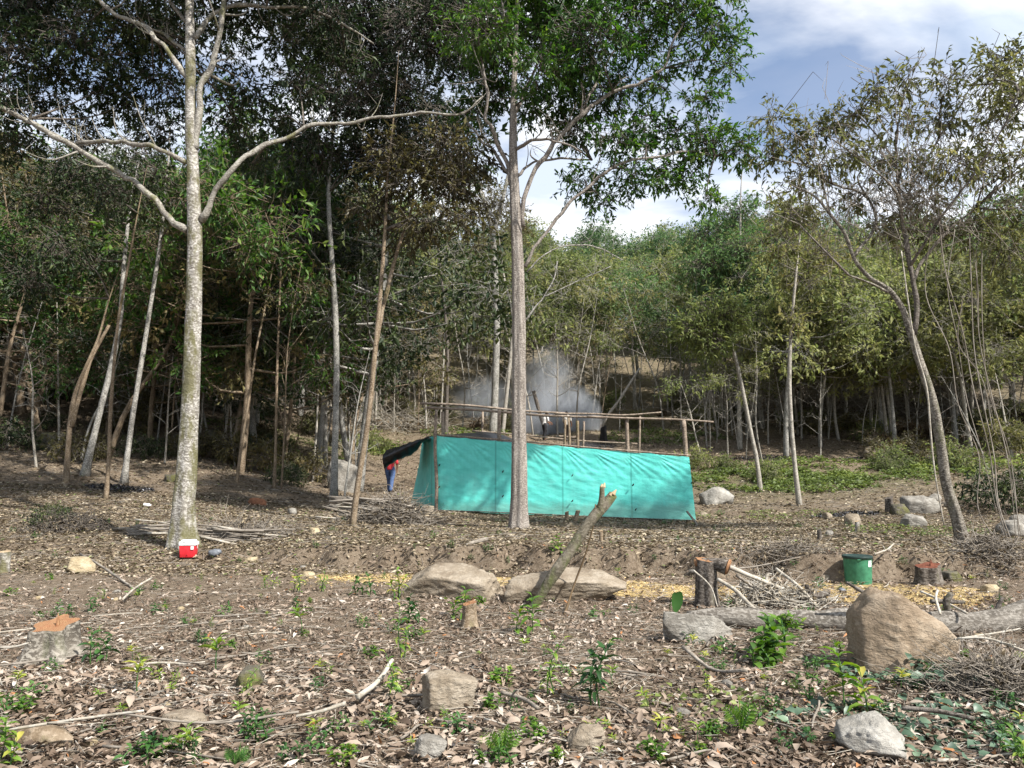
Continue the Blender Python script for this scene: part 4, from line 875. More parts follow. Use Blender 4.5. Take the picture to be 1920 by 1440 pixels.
pole(at(885, 808, 24.0), at(1195, 832, 22.8), .026, 'back_rail', 956, bend=.03); pole(at(1042, 818, 22.9), at(1086, 819, 22.9), .03, 'bench_rail', 957)
for i, (px, r0, d_, r) in enumerate([(1095, 790, 22.6, .035), (1057, 787, 22.7, .04), (1066, 782, 22.5, .045), (1083, 789, 22.6, .05), (905, 772, 23.6, .04), (1200, 780, 22.6, .035)]):
    g_ = GD(px, d_); pole(g_ - Vector((0, 0, .2)), at(px+ (3 if i == 1 else 0), r0, d_), r, 'back_post', i+970, mat='bark_brown' if i in (1, 2, 3) else 'pole')
for i, (px, row) in enumerate([(943, 884), (943, 930), (1073, 891), (1073, 939), (1187, 909), (1192, 955), (824, 872), (824, 913), (1297, 905)]):
    f = (px-818)/(1298-818); d_ = 21.3*(1-f) + 20.3*f - .07
    mb = MB(); c = at(px, row, d_); tube(mb, [c + Vector((-.02, 0, -.03)), c + Vector((0, -.02, 0)), c + Vector((.025, 0, .03))], [.012, .02, .008], 6, 6, .2, i); mb.build('tie', M['charcoal'], front, True, shelter.location)

# black plastic sheet over the back of the shelter, its loose end hanging out on the left
def sheet(name, rows, nu, nv, mat, parent, org, wr=.04, seed=0):
    R_ = [np.array([tuple(p) for p in r]) for r in rows]
    Q = np.stack([smooth_path(r, [1]*len(r), nu)[0] for r in R_]); Q2 = np.stack([smooth_path(Q[:, j], [1]*len(R_), nv)[0] for j in range(nu)], 1)
    u, w = np.meshgrid(np.linspace(0, 1, nu), np.linspace(0, 1, nv))
    D = wr*(fbm(u*7+seed, w*2.2, seed, 3) + .8*np.sin(u*34+3*vnoise(u*3, w*2, seed))*.35)
    nn = nrm(np.cross(np.gradient(Q2, axis=1), np.gradient(Q2, axis=0))); Q2 = Q2 + nn*D[..., None]
    idx = np.arange(nu*nv).reshape(nv, nu); F = np.stack([idx[:-1, :-1], idx[:-1, 1:], idx[1:, 1:], idx[1:, :-1]], -1).reshape(-1, 4)
    mb = MB(); mb.add(Q2.reshape(-1, 3), F); o = mb.build(name, mat, parent, True, org)
    s = o.modifiers.new('thickness', 'SOLIDIFY'); s.thickness = .006
    return o
bs = empty('plastic_sheet', BK, 'black plastic sheet with its loose end hanging over the shaded side of the shelter', 'plastic sheet')
sheet('awning', [[at(808, 817, 21.4), at(772, 828, 21.5), at(742, 839, 21.6), at(724, 843, 21.7)],
                 [at(806, 818, 21.3), at(770, 833, 21.3), at(740, 849, 21.3), at(717, 858, 21.4)],
                 [at(802, 820, 21.6), at(772, 845, 21.5), at(744, 859, 21.5), at(719, 873, 21.5)],
                 [at(800, 822, 22.6), at(774, 846, 22.5), at(748, 857, 22.4), at(726, 869, 22.3)],
                 [at(800, 823, 23.6), at(780, 836, 23.5), at(752, 850, 23.4), at(728, 862, 23.3)]], 40, 30, M['plastic'], bs, BK, .035, 2)
sheet('roof_sheet', [[at(800, 822, 22.0), at(860, 824, 21.9), at(920, 828, 21.8), at(990, 834, 21.7)],
                     [at(800, 819, 22.6), at(860, 815, 22.5), at(915, 813, 22.4), at(990, 832, 22.3)],
                     [at(800, 818, 24.0), at(870, 814, 23.8), at(930, 816, 23.6), at(990, 830, 23.4)]], 50, 24, M['plastic'], bs, BK, .03, 5)

# ------------------------------------------------------------------ people
def flat_mat(name, col, rough=.85):
    if name not in M: M[name] = simple_mat(name, col, rough, .3, 14, .25, .2)
    return M[name]
flat_mat('skin', (.22, .115, .07), .55); flat_mat('hair', (.012, .010, .009), .6); flat_mat('boots', (.02, .018, .016), .5)
def person(loc, rz, hgt, shirt, trousers, label, arms=((.25, .1), (.25, -.1)), stride=.18, bend=0.0):
    root = empty('person', loc, label, 'person', 'people at the clearing', rz); s = hgt/1.72
    V, E, R = [], [], []
    def add(p, r, par):
        x, y, z = p
        if z > .95: y = y - (z-.95)*bend       # lean forward from the hips
        V.append((x*s, y*s, z*s)); R.append(r*s); i = len(V)-1
        if par is not None: E.append((par, i))
        return i
    pel = add((0, 0, .95), .125, None); wa = add((0, .005, 1.1), .115, pel); ch = add((0, 0, 1.3), .145, wa); nk = add((0, 0, 1.46), .058, ch); hd = add((0, -.015, 1.56), .085, nk); hd2 = add((0, -.02, 1.66), .082, hd); add((0, -.095, 1.575), .02, hd)
    for k, sx in enumerate((-1, 1)):
        sw = stride*sx
        hp = add((sx*.09, 0, .9), .095, pel); kn = add((sx*.095, -sw*.5-.03, .5), .06, hp); an = add((sx*.1, sw*.1-sw+.02, .1), .042, kn); add((sx*.11, sw*.1-sw-.14, .035), .035, an)
        fw, ou = arms[k]
        sh = add((sx*.18, 0, 1.39), .06, ch); el = add((sx*(.22+ou), -.02-fw*.3, 1.13), .043, sh); wr_ = add((sx*(.21+ou*.8), -.05-fw, .92+fw*.5), .03, el); pm = add((sx*(.205+ou*.8), -.07-fw*1.1, .85+fw*.5), .032, wr_)
        for j in range(4): add((sx*(.20+ou*.8), -.10-fw*1.1+.022*j, .765+fw*.5+(.008 if j in (0, 3) else 0)), .009, pm)
        add((sx*(.185+ou*.8), -.115-fw*1.1, .83+fw*.5), .010, wr_)
    me = bpy.data.meshes.new('body'); me.from_pydata(V, E, []); me.materials.append(M['skin'])
    o = link('body', me, root); sm = o.modifiers.new('skin', 'SKIN'); sm.use_smooth_shade = True
    for i, r in enumerate(R): me.skin_vertices[0].data[i].radius = (r, r)
    me.skin_vertices[0].data[0].use_root = True
    ss = o.modifiers.new('sub', 'SUBSURF'); ss.levels = 1; ss.render_levels = 1
    vv = [Vector(q) for q in V]
    mb = MB(); a, b, c = vv[pel], vv[wa], vv[ch]; tube(mb, [a+Vector((0, 0, -.03)), b, c, vv[nk]+Vector((0, 0, -.03))], [.155*s, .15*s, .185*s, .08*s], 12, 14, .06, 1)
    tube(mb, [vv[nk]+Vector((-.02, 0, -.04)), vv[14-0] if False else vv[11], vv[12]], [.1*s, .078*s, .06*s], 8, 10, .06, 2)
    off = 13
    i_sh2 = [i for i, q in enumerate(V) if abs(q[0]-.18*s) < 1e-6][0]
    tube(mb, [vv[nk]+Vector((.02, 0, -.04)), vv[i_sh2], vv[i_sh2+1]], [.1*s, .078*s, .06*s], 8, 10, .06, 3)
    mb.build('shirt', flat_mat(*shirt), root, True)
    mb = MB()
    for k in (0, 1):
        hi = 7 if k == 0 else i_sh2-4
        tube(mb, [vv[pel]+Vector(((-.03, .03)[k], 0, .06)), vv[hi], vv[hi+1], vv[hi+2]+Vector((0, 0, -.02))], [.13*s, .115*s, .085*s, .07*s], 12, 10, .08, 5+k)
    mb.build('trousers', flat_mat(*trousers), root, True)
    for k in (0, 1):
        hi = 9 if k == 0 else i_sh2-2
        mb = MB(); tube(mb, [vv[hi]+Vector((0, .05, -.03)), vv[hi]+Vector((0, -.02, -.05)), vv[hi+1]+Vector((0, -.05, 0))], [.045*s, .05*s, .035*s], 7, 8, .03, k); mb.build('shoe', M['boots'], root, True)
    mb = MB(); tube(mb, [vv[hd]+Vector((0, .05, 0)), vv[hd2]+Vector((0, .02, 0)), vv[hd2]+Vector((0, 0, .065))], [.085*s, .098*s, .05*s], 8, 10, .03, 9); mb.build('hair', M['hair'], root, True)
    return root
pr = G(731, 925, 25)
person(pr, math.pi-.2, 1.68, ('red_shirt', (.52, .045, .055)), ('blue_jeans', (.07, .11, .22)), 'person in red shirt and faded blue jeans walking behind the black plastic sheet', ((.03, .05), (.05, .06)), .2)
p1 = G(1021, 826, 36); p2 = G(1063, 827, 36)
person(p1, 2.0, 1.65, ('white_shirt', (.55, .54, .52)), ('black_trousers', (.018, .018, .02)), 'person in pale shirt and dark trousers bending beside a leaning pole in the smoke', ((.3, .0), (.35, .0)), .1, .25)
person(p2, 2.6, 1.72, ('cream_shirt', (.50, .47, .42)), ('brown_trousers', (.05, .035, .03)), 'person in cream shirt standing upright between the back posts', ((.1, .02), (.12, .02)), .08)

# smoke behind the shelter
m, t, out = mat_new('smoke')
v = pos_vec(t, 'Object')
sp_ = N_(t, 'ShaderNodeTexGradient', gradient_type='SPHERICAL'); t.links.new(v, sp_.inputs[0])
ns = noise(t, 1.7, 7, .62, v, 1.2)
nr = ramp(t, ns, [(.34, (0, 0, 0)), (.74, (1, 1, 1))])
ml = N_(t, 'ShaderNodeMath', operation='MULTIPLY'); t.links.new(sp_.outputs['Fac'], ml.inputs[0]); t.links.new(nr, ml.inputs[1])
m2 = N_(t, 'ShaderNodeMath', operation='MULTIPLY'); t.links.new(ml.outputs[0], m2.inputs[0]); oi_ = N_(t, 'ShaderNodeObjectInfo'); t.links.new(oi_.outputs['Alpha'], m2.inputs[1])
pv = N_(t, 'ShaderNodeVolumePrincipled'); pv.inputs['Color'].default_value = (.88, .92, .98, 1); pv.inputs['Anisotropy'].default_value = .2
t.links.new(m2.outputs[0], pv.inputs['Density']); t.links.new(pv.outputs[0], out.inputs['Volume'])
M['smoke'] = m
def smoke(px, row, d, rx, ry, rz_, label, dens=3.0):
    bm = bmesh.new(); bmesh.ops.create_icosphere(bm, subdivisions=3, radius=1.0); me = bpy.data.meshes.new('smoke'); bm.to_mesh(me); bm.free(); me.materials.append(M['smoke'])
    o = link('smoke', me); o.location = at(px, row, d); o.scale = (rx, ry, rz_); o.color = (1, 1, 1, dens); tag(o, label, 'smoke', None, 'stuff')
smoke(1028, 728, 48.4, 2.0, 1.4, 3.2, 'thin smoke column rising behind the shelter', 2.2)
smoke(1078, 790, 47.9, 1.9, 1.4, 2.5, 'thick pale smoke behind the standing person', 8.0)
smoke(1018, 795, 47.9, 2.2, 1.3, 2.6, 'low smoke just right of the fluted tree', 6.5)
smoke(905, 748, 48.8, 2.6, 1.2, 1.8, 'thin smoke drifting between the trunks left of the fluted tree', 1.5)

# ------------------------------------------------------------------ stones
_ico = {}
def ico(sub):
    if sub not in _ico:
        bm = bmesh.new(); bmesh.ops.create_icosphere(bm, subdivisions=sub, radius=1.0)
        _ico[sub] = (np.array([v.co[:] for v in bm.verts]), np.array([[v.index for v in f.verts] for f in bm.faces])); bm.free()
    return _ico[sub]
BLOCKY = {23, 25, 26, 35, 31, 21}
def stone(name, loc, size, mat, label, seed, planes=None, sub=4, rz=0, sink=.2, cat='rock', group='rocks', nf=13, rough=.075, tilt=(0, 0)):
    v, f = ico(sub); g = np.random.default_rng(seed)
    if planes is None:
        n = nrm(np.concatenate([rdir(nf, g), [[0, 0, 1], [0, 0, -1], [1, 0, .1], [-1, 0, .1], [0, -1, .15], [0, 1, 0]]])); h = np.concatenate([.72+.26*g.random(nf), [.8+.15*g.random(), 1, .95, .95, .85, .9]])
    else: n = nrm(np.array([p[:3] for p in planes])); h = np.array([p[3] for p in planes])
    if planes is None and seed in BLOCKY:
        ax = np.array([[1, 0, 0], [-1, 0, 0], [0, 1, 0], [0, -1, 0], [0, 0, 1], [0, 0, -1]], float)
        n = nrm(np.concatenate([ax + g.normal(0, .24, (6, 3)), rdir(12, g)])); h = np.concatenate([[.95, .95, .9, .85, .82, 1], .92+.3*g.random(12)])
    dt = v @ n.T
    with np.errstate(divide='ignore'): q = np.where(dt > .05, h/np.maximum(dt, .05), 99)
    k = 55.0 if planes is None else 170.0; r = -np.log(np.exp(-k*np.minimum(q, 3)).sum(1))/k
    p = v*r[:, None]
    rel = 1.0 if planes is None else .32
    p = p + v*(rough*rel*(fbm(p[:, 0]*3/rel+seed, p[:, 1]*3/rel, p[:, 2]*3/rel, 5) + .5*vnoise(p[:, 0]*9/rel, p[:, 1]*9/rel, p[:, 2]*9/rel)))[:, None]
    if planes is None: p = p*np.array(size)*.5
    mb = MB(); mb.add(p, f); me = mb.mesh(name, M[mat], True)
    o = link(name, me); zmin = p[:, 2].min()
    o.location = Vector(loc) + Vector((0, 0, -zmin - sink*(p[:, 2].max()-zmin))); o.rotation_euler = (tilt[0], tilt[1], rz)
    return tag(o, label, cat, group)
# the big warm boulder on the fallen log's near side: planes follow its wedge shape
pb = G(1700, 1272); sc_ = mpp(pb.y)
out_ = [(1606, 1262), (1606, 1200), (1613, 1152), (1636, 1128), (1674, 1113), (1745, 1158), (1806, 1206), (1800, 1226), (1718, 1274), (1640, 1280)]
cx_, cy_ = 1695, 1200; poly = [((a-cx_)*sc_*.97, (cy_-b)*sc_*.98) for a, b in out_]; pls = []
for i in range(len(poly)):
    (x0, z0), (x1, z1) = poly[i], poly[(i+1) % len(poly)]; nx, nz = -(z1-z0), (x1-x0); l = math.hypot(nx, nz); nx, nz = nx/l, nz/l
    pls.append((nx, .12*(-1)**i, nz, max(.05, nx*x0+nz*z0)))
pls += [(0, -1, .28, .20), (.45, -.85, -.25, .22), (-.5, -.8, .3, .24), (0, 1, .1, .30), (.35, -.75, .55, .25)]
stone('boulder', Vector((pb.x*(pb.y+.18)/pb.y, pb.y+.18, pb.z)), None, 'rock_warm', 'large warm tan wedge-shaped boulder leaning on the fallen log', 3, pls, 5, 0, .12, 'rock', 'rocks', rough=.06)
ST = [ # px, base row, w px, h px, depth ratio, material, label, seed, rz
 (838, 1340, 90, 74, .9, 'rock_tan', 'angular tan rock in the leaf litter, nearest in the middle', 21, .4),
 (1632, 1428, 122, 66, 1.0, 'rock_pale', 'pale flat grey rock below the warm boulder', 22, -.5),
 (1298, 1206, 112, 44, .5, 'rock_grey', 'dark grey slab at the thick end of the fallen log', 23, .1),
 (466, 1298, 52, 44, 1, 'rock_moss', 'small rounded greenish stone among yellow seedlings', 24, 0),
 (850, 1124, 165, 58, .5, 'rock_tan', 'long tan block bordering the path, left of the leaning trunk', 25, -.06),
 (1058, 1128, 215, 46, .4, 'rock_tan', 'long low block bordering the path behind the leaning trunk', 26, .03),
 (150, 1076, 52, 32, .9, 'rock_yellow', 'pale yellow angular rock on the bare bank at left', 27, .5),
 (1341, 947, 62, 38, .8, 'rock_pale', 'whitish boulder just beyond the tarpaulin end', 28, .3),
 (1635, 862, 34, 32, 1, 'rock_tan', 'round tan boulder on burnt ground upslope', 29, 0),
 (1724, 965, 66, 40, .8, 'rock_grey', 'grey boulder, largest of the heap left of the leaning tree', 30, .2),
 (1712, 990, 42, 24, .8, 'rock_grey', 'squared grey stone just below the boulder heap', 31, .1),
 (1688, 968, 38, 26, .8, 'rock_moss', 'mossy stone at the near end of the boulder heap', 41, .1),
 (1752, 944, 28, 20, .8, 'rock_grey', 'small round stone on top of the boulder heap', 42, .1),
 (1765, 950, 40, 12, .8, 'rock_tan', 'flat stone between the boulder heap and leaning tree', 43, .1),
 (1600, 985, 28, 24, .8, 'rock_tan', 'upright stone at the right end of the ash patch', 32, .4),
 (1553, 974, 18, 14, 1, 'rock_tan', 'small tan stone lying on the ash patch', 33, .4),
 (1898, 1008, 70, 34, .8, 'rock_grey', 'dark flat boulder at the far right edge', 34, .2),
 (1912, 985, 40, 22, .8, 'rock_grey', 'smaller stone behind the far right boulder', 44, .2),
 (645, 922, 60, 62, .35, 'rock_grey', 'tilted lichen-covered stone slab behind the close pair of trunks', 35, .5),
 (803, 968, 26, 24, .9, 'rock_tan', 'small tan stone at the foot of the shelter corner', 36, .2),
 (590, 1003, 22, 15, 1, 'rock_yellow', 'small yellow stone in front of the stick stack', 37, .3),
 (548, 965, 18, 14, 1, 'rock_grey', 'small grey stone behind the stick stack', 45, .3),
 (345, 1376, 88, 32, .8, 'rock_tan', 'low flat brown stone half buried at the bottom left', 38, .3),
 (1098, 1412, 66, 46, .8, 'rock_tan', 'half-buried tan stone below the dark-leaved seedling', 39, .3),
 (805, 1430, 66, 48, .7, 'rock_grey', 'half-buried pale stone below the angular tan rock', 40, .3),
 (1410, 1110, 50, 22, .8, 'rock_grey', 'grey stone lying in the cut branches', 46, .3),
 (1545, 1092, 20, 14, .8, 'rock_tan', 'small stone at the bank left of the green bucket', 47, .3),
 (1785, 1090, 42, 22, .8, 'rock_moss', 'mossy stone right of the reddish stump', 48, .3),
 (1855, 1112, 34, 16, .8, 'rock_yellow', 'yellow broken stone on the path at right', 49, .3),
 (578, 1084, 26, 14, .8, 'rock_yellow', 'yellow clod on the bank left of the path blocks', 50, .3),
 (470, 1056, 26, 12, .8, 'rock_yellow', 'yellow clod near the grey crumpled bag', 51, .3),
 (192, 745, 130, 95, .8, 'rock_moss', 'mossy outcrop with bare pale patch in the shaded woods', 52, .3),
 (262, 790, 80, 70, .8, 'rock_moss', 'dark mossy rock right of the outcrop', 53, .3),
 (330, 840, 50, 32, .8, 'rock_moss', 'low dark rock just left of the pale tree', 54, .3),
 (398, 835, 32, 36, .8, 'rock_moss', 'round dark rock just right of the pale tree trunk', 55, .3),
 (40, 838, 55, 34, .8, 'rock_moss', 'dark rock at the foot of the mossy trunks', 56, .3),
 (100, 845, 80, 40, .8, 'rock_moss', 'broad low rock behind the forked brown trunk', 57, .3),
 (322, 905, 30, 18, .8, 'rock_moss', 'small mossy stone on the litter left of the pale tree', 58, .3),
 (1555, 1006, 16, 12, .8, 'rock_grey', 'tiny stone below the ash patch', 59, .3),
 (1318, 968, 18, 10, .8, 'rock_tan', 'tiny flat stone below the whitish boulder', 60, .3),
]
for (px, row, w, h, dr, mt, lab, sd_, rz) in ST:
    p = G(px, row); s = mpp(p.y); sz = (w*s, w*s*dr, h*s*1.22)
    stone('rock', Vector((p.x*(p.y+sz[1]*.4)/p.y, p.y+sz[1]*.4, p.z)), sz, mt, lab, sd_, None, 5 if w > 80 else (4 if w > 40 else 3), rz, .26)
# small scattered stones
for i in range(60):
    px, row = random.uniform(0, 1920), random.uniform(985, 1420)
    p = G(px, row); s = random.uniform(.03, .09)*(1.3 if p.y > 10 else 1)
    stone('pebble', p, (s*1.4, s, s*.8), random.choice(['rock_tan', 'rock_grey', 'rock_yellow', 'rock_tan']), 'small loose stone on the forest floor', 500+i, None, 2, random.random()*6, .25, 'stone', 'loose small stones', 8)

# ------------------------------------------------------------------ stumps, logs, cut wood
def stump(name, px, row, w, h, label, seed, bark='bark_brown', lobes=(5, .28, .14), flare=1.5, top=.0, cut='cut_wood', splinter=0, lean=(0, 0), cat='stump', topy=.12):
    p = G(px, row); s = mpp(p.y); R, Hh = w*s*.5, h*s; root = empty(name, p, label, cat, 'stumps')
    n = 16; zz = np.linspace(-.08, Hh, n); rr = R*(1+(flare-1)*np.exp(-np.clip(zz, 0, None)/(Hh*.33)))
    mb = MB(); q = np.stack([lean[0]*zz, lean[1]*zz, zz], 1); k = 32
    tube(mb, q, rr, n, k, .05, seed, lobes, cap=False, raw=True)
    v = mb.v[0].reshape(n, k, 3); v[-1, :, 2] += top*(v[-1, :, 0]-q[-1][0]) + topy*(v[-1, :, 1]-q[-1][1]); ring = v[-1].copy(); mb.build('trunk_base', M[bark], root, True)
    cen = ring.mean(0); g = np.random.default_rng(seed); mb = MB(); rings = [ring]
    for f in (.66, .33): rr_ = cen + (ring-cen)*f; rr_[:, 2] += g.normal(0, .006, k); rings.append(rr_)
    vv = np.concatenate(rings+[[cen]]); idx = np.arange(3*k).reshape(3, k)
    F = np.concatenate([np.stack([idx[a], np.roll(idx[a], -1), np.roll(idx[a+1], -1), idx[a+1]], -1) for a in (0, 1)])
    mb.add(vv, [F, np.stack([idx[2], np.roll(idx[2], -1), np.full(k, 3*k)], -1)]); mb.build('cut_face', M[cut], root)
    for j in range(splinter):
        c = cen + np.array([R*(.15+.3*g.random()), g.normal(0, .2)*R, -.02]); sp = MB(); tube(sp, [c, c+np.array([.004, 0, Hh*.2]), c+np.array([.0, .0, Hh*(.32+.2*g.random())])], [R*.14, R*.08, .002], 6, 5, .2, j); sp.build('splinter', M[cut], root)
    return root
stump('stump', 97, 1234, 66, 58, 'broad fluted stump with orange cut top and upright splinter', 1, 'bark_lean', (5, .34, .22), 1.6, .06, splinter=1, topy=.3)
stump('stump', 880, 1180, 24, 46, 'small grey stump with orange top among seedlings in the middle', 2, 'bark_brown', (4, .16, .1), 1.6, .25)
s2 = stump('stump', 1326, 1138, 34, 84, 'tall grey stump holding the sawn orange end of a cut stem', 3, 'bark_dark', (6, .14, .09), 1.35, -.12)
stump('stump', 1742, 1096, 38, 34, 'dark reddish broken stump right of the green bucket', 4, 'bark_dark', (5, .16, .14), 1.3, .2, 'bark_red', splinter=3)
stump('stump', 6, 1076, 18, 40, 'pale cut stump at the left frame edge', 5, 'bark_pale', (4, .1, .03), 1.2, 0, 'cut_pale')
stump('stump', 1668, 962, 13, 28, 'small dark stump beside the boulder heap', 6, 'bark_dark', (4, .2, .15), 1.3, .3, 'bark_dark')
stump('stump', 1063, 976, 7, 16, 'short stake in front of the tarpaulin, left of the pair', 7, 'bark_brown', (3, .1, .03), 1.1, .3, 'cut_pale')
stump('stump', 1078, 978, 8, 20, 'short stake in front of the tarpaulin, right of the pair', 8, 'bark_brown', (3, .1, .03), 1.1, .3, 'cut_pale', lean=(.3, 0))
stump('stump', 1127, 1018, 7, 22, 'thin stake below the tarpaulin, right of the leaning trunk', 9, 'bark_brown', (3, .1, .03), 1.1, .3, 'cut_pale')
stump('stump', 1608, 1000, 8, 22, 'small pale stub beside the ash patch', 10, 'bark_pale', (3, .1, .03), 1.1, .3, 'cut_pale')
stump('stump', 1537, 1014, 8, 20, 'small dark stub in the cleared ground right of the tarpaulin', 14, 'bark_dark', (3, .1, .03), 1.1, .3, 'bark_dark')
ch_ = stump('charred_stump', 1133, 832, 10, 32, 'charred stump with a pale broken stem leaning over it, beyond the shelter', 13, 'charcoal', (3, .3, .25), 1.9, .5, 'charcoal')
d_ = ch_.location.y; P, R = pxpath([(1130, 800, 5), (1136, 785, 6), (1160, 752, 5), (1200, 690, 4)], d_); limb(ch_, P, R, M['bark_white'], 10, 6, 4, 'broken_stem')
# sawn stem end resting on the tall stump
d_ = s2.location.y; P, R = pxpath([(1306, 1054, 13, .03), (1330, 1054, 17, 0), (1352, 1058, 27, -.06), (1366, 1063, 29, -.10)], d_)
limb(s2, P, R, M['bark_dark'], 12, 14, 2, 'stem_stub'); mb = MB()
tube(mb, [P[-1] + (P[-1]-P[-2])*-.12, P[-1] + (P[-1]-P[-2])*.06], [R[-1]*1.01, R[-1]*.97], 4, 16, .03, 1); mb.build('sawn_end', M['cut_wood'], s2, True, s2.location)
P, R = pxpath([(1302, 1056, 12, .02), (1314, 1054, 14, .01)], d_); mb = MB(); tube(mb, P, R, 4, 10, .12, 4); mb.build('sawn_end', M['cut_wood'], s2, True, s2.location)

# fallen log on the right
g0 = G(1400, 1186); dl = g0.y + .1
lg = empty('fallen_log', g0, 'long fallen grey log lying across behind the warm boulder', 'log')
P, R = pxpath([(1288, 1158, 27, .25), (1345, 1160, 33, .2), (1450, 1163, 38, .12), (1600, 1166, 41, 0), (1740, 1172, 43, -.05), (1830, 1174, 45, -.05), (1890, 1160, 48, 0), (1950, 1128, 46, .1), (2050, 1075, 42, .3)], dl)
limb(lg, P, R, M['bark_log'], 60, 22, 6, 'trunk', .06)
for i, q in enumerate([[(1865, 1160, 9), (1872, 1140, 8, -.02), (1882, 1120, 6, -.03)], [(1780, 1150, 13), (1775, 1128, 12), (1784, 1112, 9)], [(1700, 1150, 10, -.1), (1640, 1120, 10, -.2), (1605, 1100, 6, -.2), (1590, 1092, 5, -.2)]]):
    P, R = pxpath(q, dl); limb(lg, P, R, M['bark_dark'], 10, 8, i, 'branch_stub', .12)
# broken leaning trunk in the middle
g1 = G(1000, 1142); d1 = g1.y
lt = empty('broken_tree', g1, 'broken forked trunk leaning in front of the tarpaulin', 'tree trunk')
P, R = pxpath([(988, 1160, 21), (1002, 1138, 20), (1040, 1075, 20), (1080, 1020, 20, .1), (1112, 975, 20, .2), (1135, 945, 18, .25), (1149, 926, 16, .3)], d1); limb(lt, P, R, M['bark_moss'], 30, 18, 9, 'trunk', .06)
P, R = pxpath([(1122, 965, 14, .2), (1129, 940, 14, .2), (1132, 912, 11, .2)], d1); limb(lt, P, R, M['bark_moss'], 10, 12, 5, 'fork_stub', .1)
for i, (a_, b_) in enumerate([((1149, 928), (1156, 918)), ((1144, 930), (1150, 922)), ((1131, 914), (1134, 905)), ((1128, 914), (1129, 907))]):
    P, R = pxpath([(a_[0], a_[1], 9, .25), ((a_[0]+b_[0])/2, (a_[1]+b_[1])/2, 6, .25), (b_[0], b_[1], 1.5, .25)], d1); limb(lt, P, R, M['cut_pale'], 6, 5, i, 'splinter', .2)
P, R = pxpath([(1058, 1155, 5, .1), (1075, 1100, 4, .1), (1100, 1030, 3.5, .1), (1112, 985, 3, .1), (1116, 945, 3, .1)], d1 + .1)
g_ = G(1058, 1156); rd = empty('dry_reed', g_, 'thin reddish dry stem standing behind the leaning trunk', 'dry stem'); P[0] = g_; limb(rd, P, R, M['leaf_dry'], 14, 6, 1, 'stem')
# rotten log piece bottom left
g_ = G(85, 1400); rl = empty('rotten_log', g_, 'short rotten reddish log chunk at the bottom left', 'log'); d_ = g_.y
P, R = pxpath([(30, 1388, 34), (70, 1380, 46), (110, 1382, 44), (145, 1392, 26)], d_); limb(rl, P, R, M['bark_brown'], 16, 16, 5, 'trunk', .22)

# ------------------------------------------------------------------ cooler, bucket, litter left by people
flat_mat('cooler_red', (.50, .022, .03), .4); flat_mat('cooler_white', (.78, .80, .80), .4); flat_mat('bucket_green', (.045, .17, .095), .42); flat_mat('bucket_dark', (.02, .04, .035), .45); flat_mat('sticker', (.75, .78, .78), .5); flat_mat('ink', (.10, .12, .12), .6)
flat_mat('grey_bag', (.12, .13, .145), .35); flat_mat('orange_hide', (.20, .09, .05), .8); flat_mat('bottle', (.70, .70, .68), .4)
def rbox(mb, sx, sy, z0, z1, tx=1.0, bev=.15, n=6):
    """rounded tapered box"""
    ring = []
    for q in range(4):
        for j in range(n):
            a = (q + j/(n-1))*math.pi/2; cx, cy = (1, -1, -1, 1)[q], (1, 1, -1, -1)[q]
            ring.append((cx*(1-bev) + bev*math.cos(a), cy*(1-bev) + bev*math.sin(a)))
    ring = np.array(ring); k = len(ring); P = []
    for (z, s) in ((z0, .96), (z0+.01, 1.0), (z1-.01, tx), (z1, tx*.95)): P.append(np.concatenate([ring*np.array([sx, sy])*.5*s, np.full((k, 1), z)], 1))
    v = np.concatenate(P + [np.array([[0, 0, z0], [0, 0, z1]])]); idx = np.arange(4*k).reshape(4, k)
    F = np.concatenate([np.stack([idx[i], np.roll(idx[i], -1), np.roll(idx[i+1], -1), idx[i+1]], -1) for i in range(3)])
    tr = np.concatenate([np.stack([np.roll(idx[0], -1), idx[0], np.full(k, 4*k)], -1), np.stack([idx[3], np.roll(idx[3], -1), np.full(k, 4*k+1)], -1)])
    mb.add(v, [F, tr])
pc = G(353, 1044); s = mpp(pc.y)
cl_ = empty('cooler', pc, 'small red cooler with white lid at the foot of the pale tree', 'cooler', rz=.12)
mb = MB(); rbox(mb, 26*s, 19*s, -.02, 20*s, 1.1); mb.build('body', M['cooler_red'], cl_, True)
mb = MB(); rbox(mb, 31*s, 23*s, 19.4*s, 26*s, .97); rbox(mb, 25*s, 17*s, 26*s, 29.5*s, .94); mb.build('lid', M['cooler_white'], cl_, True)
mb = MB(); tube(mb, [(-14.6*s, 0, 13*s), (-15.6*s, -3*s, 18*s), (-15.2*s, -8*s, 25*s), (0, -11.6*s, 25.5*s), (15.2*s, -8*s, 25*s), (15.6*s, -3*s, 18*s), (14.6*s, 0, 13*s)], [.009]*7, 30, 6, 0, 0); mb.build('handle', M['cooler_white'], cl_, True)
mb = MB(); rbox(mb, 5*s, 1.2*s, 12*s, 18*s); o = mb.build('latch', M['cooler_white'], cl_, True); o.location = (9*s, -10.6*s, 0)
pb_ = G(1610, 1095); s = mpp(pb_.y)
bk = empty('bucket', pb_, 'green plastic bucket with dark lid standing on the sawdust path', 'bucket', rz=.1)
def lathe(mb, prof, k=36):
    n = len(prof); th = np.arange(k)*2*math.pi/k
    v = np.array([[(r*math.cos(a), r*math.sin(a), z) for a in th] for r, z in prof]).reshape(-1, 3); idx = np.arange(n*k).reshape(n, k)
    mb.add(v, np.concatenate([np.stack([idx[i], np.roll(idx[i], -1), np.roll(idx[i+1], -1), idx[i+1]], -1) for i in range(n-1)]))
mb = MB(); lathe(mb, [(.001, -.02), (22*s, -.02), (22.3*s, .0), (23.6*s, 26*s), (24.8*s, 48*s)]); mb.build('body', M['bucket_green'], bk, True)
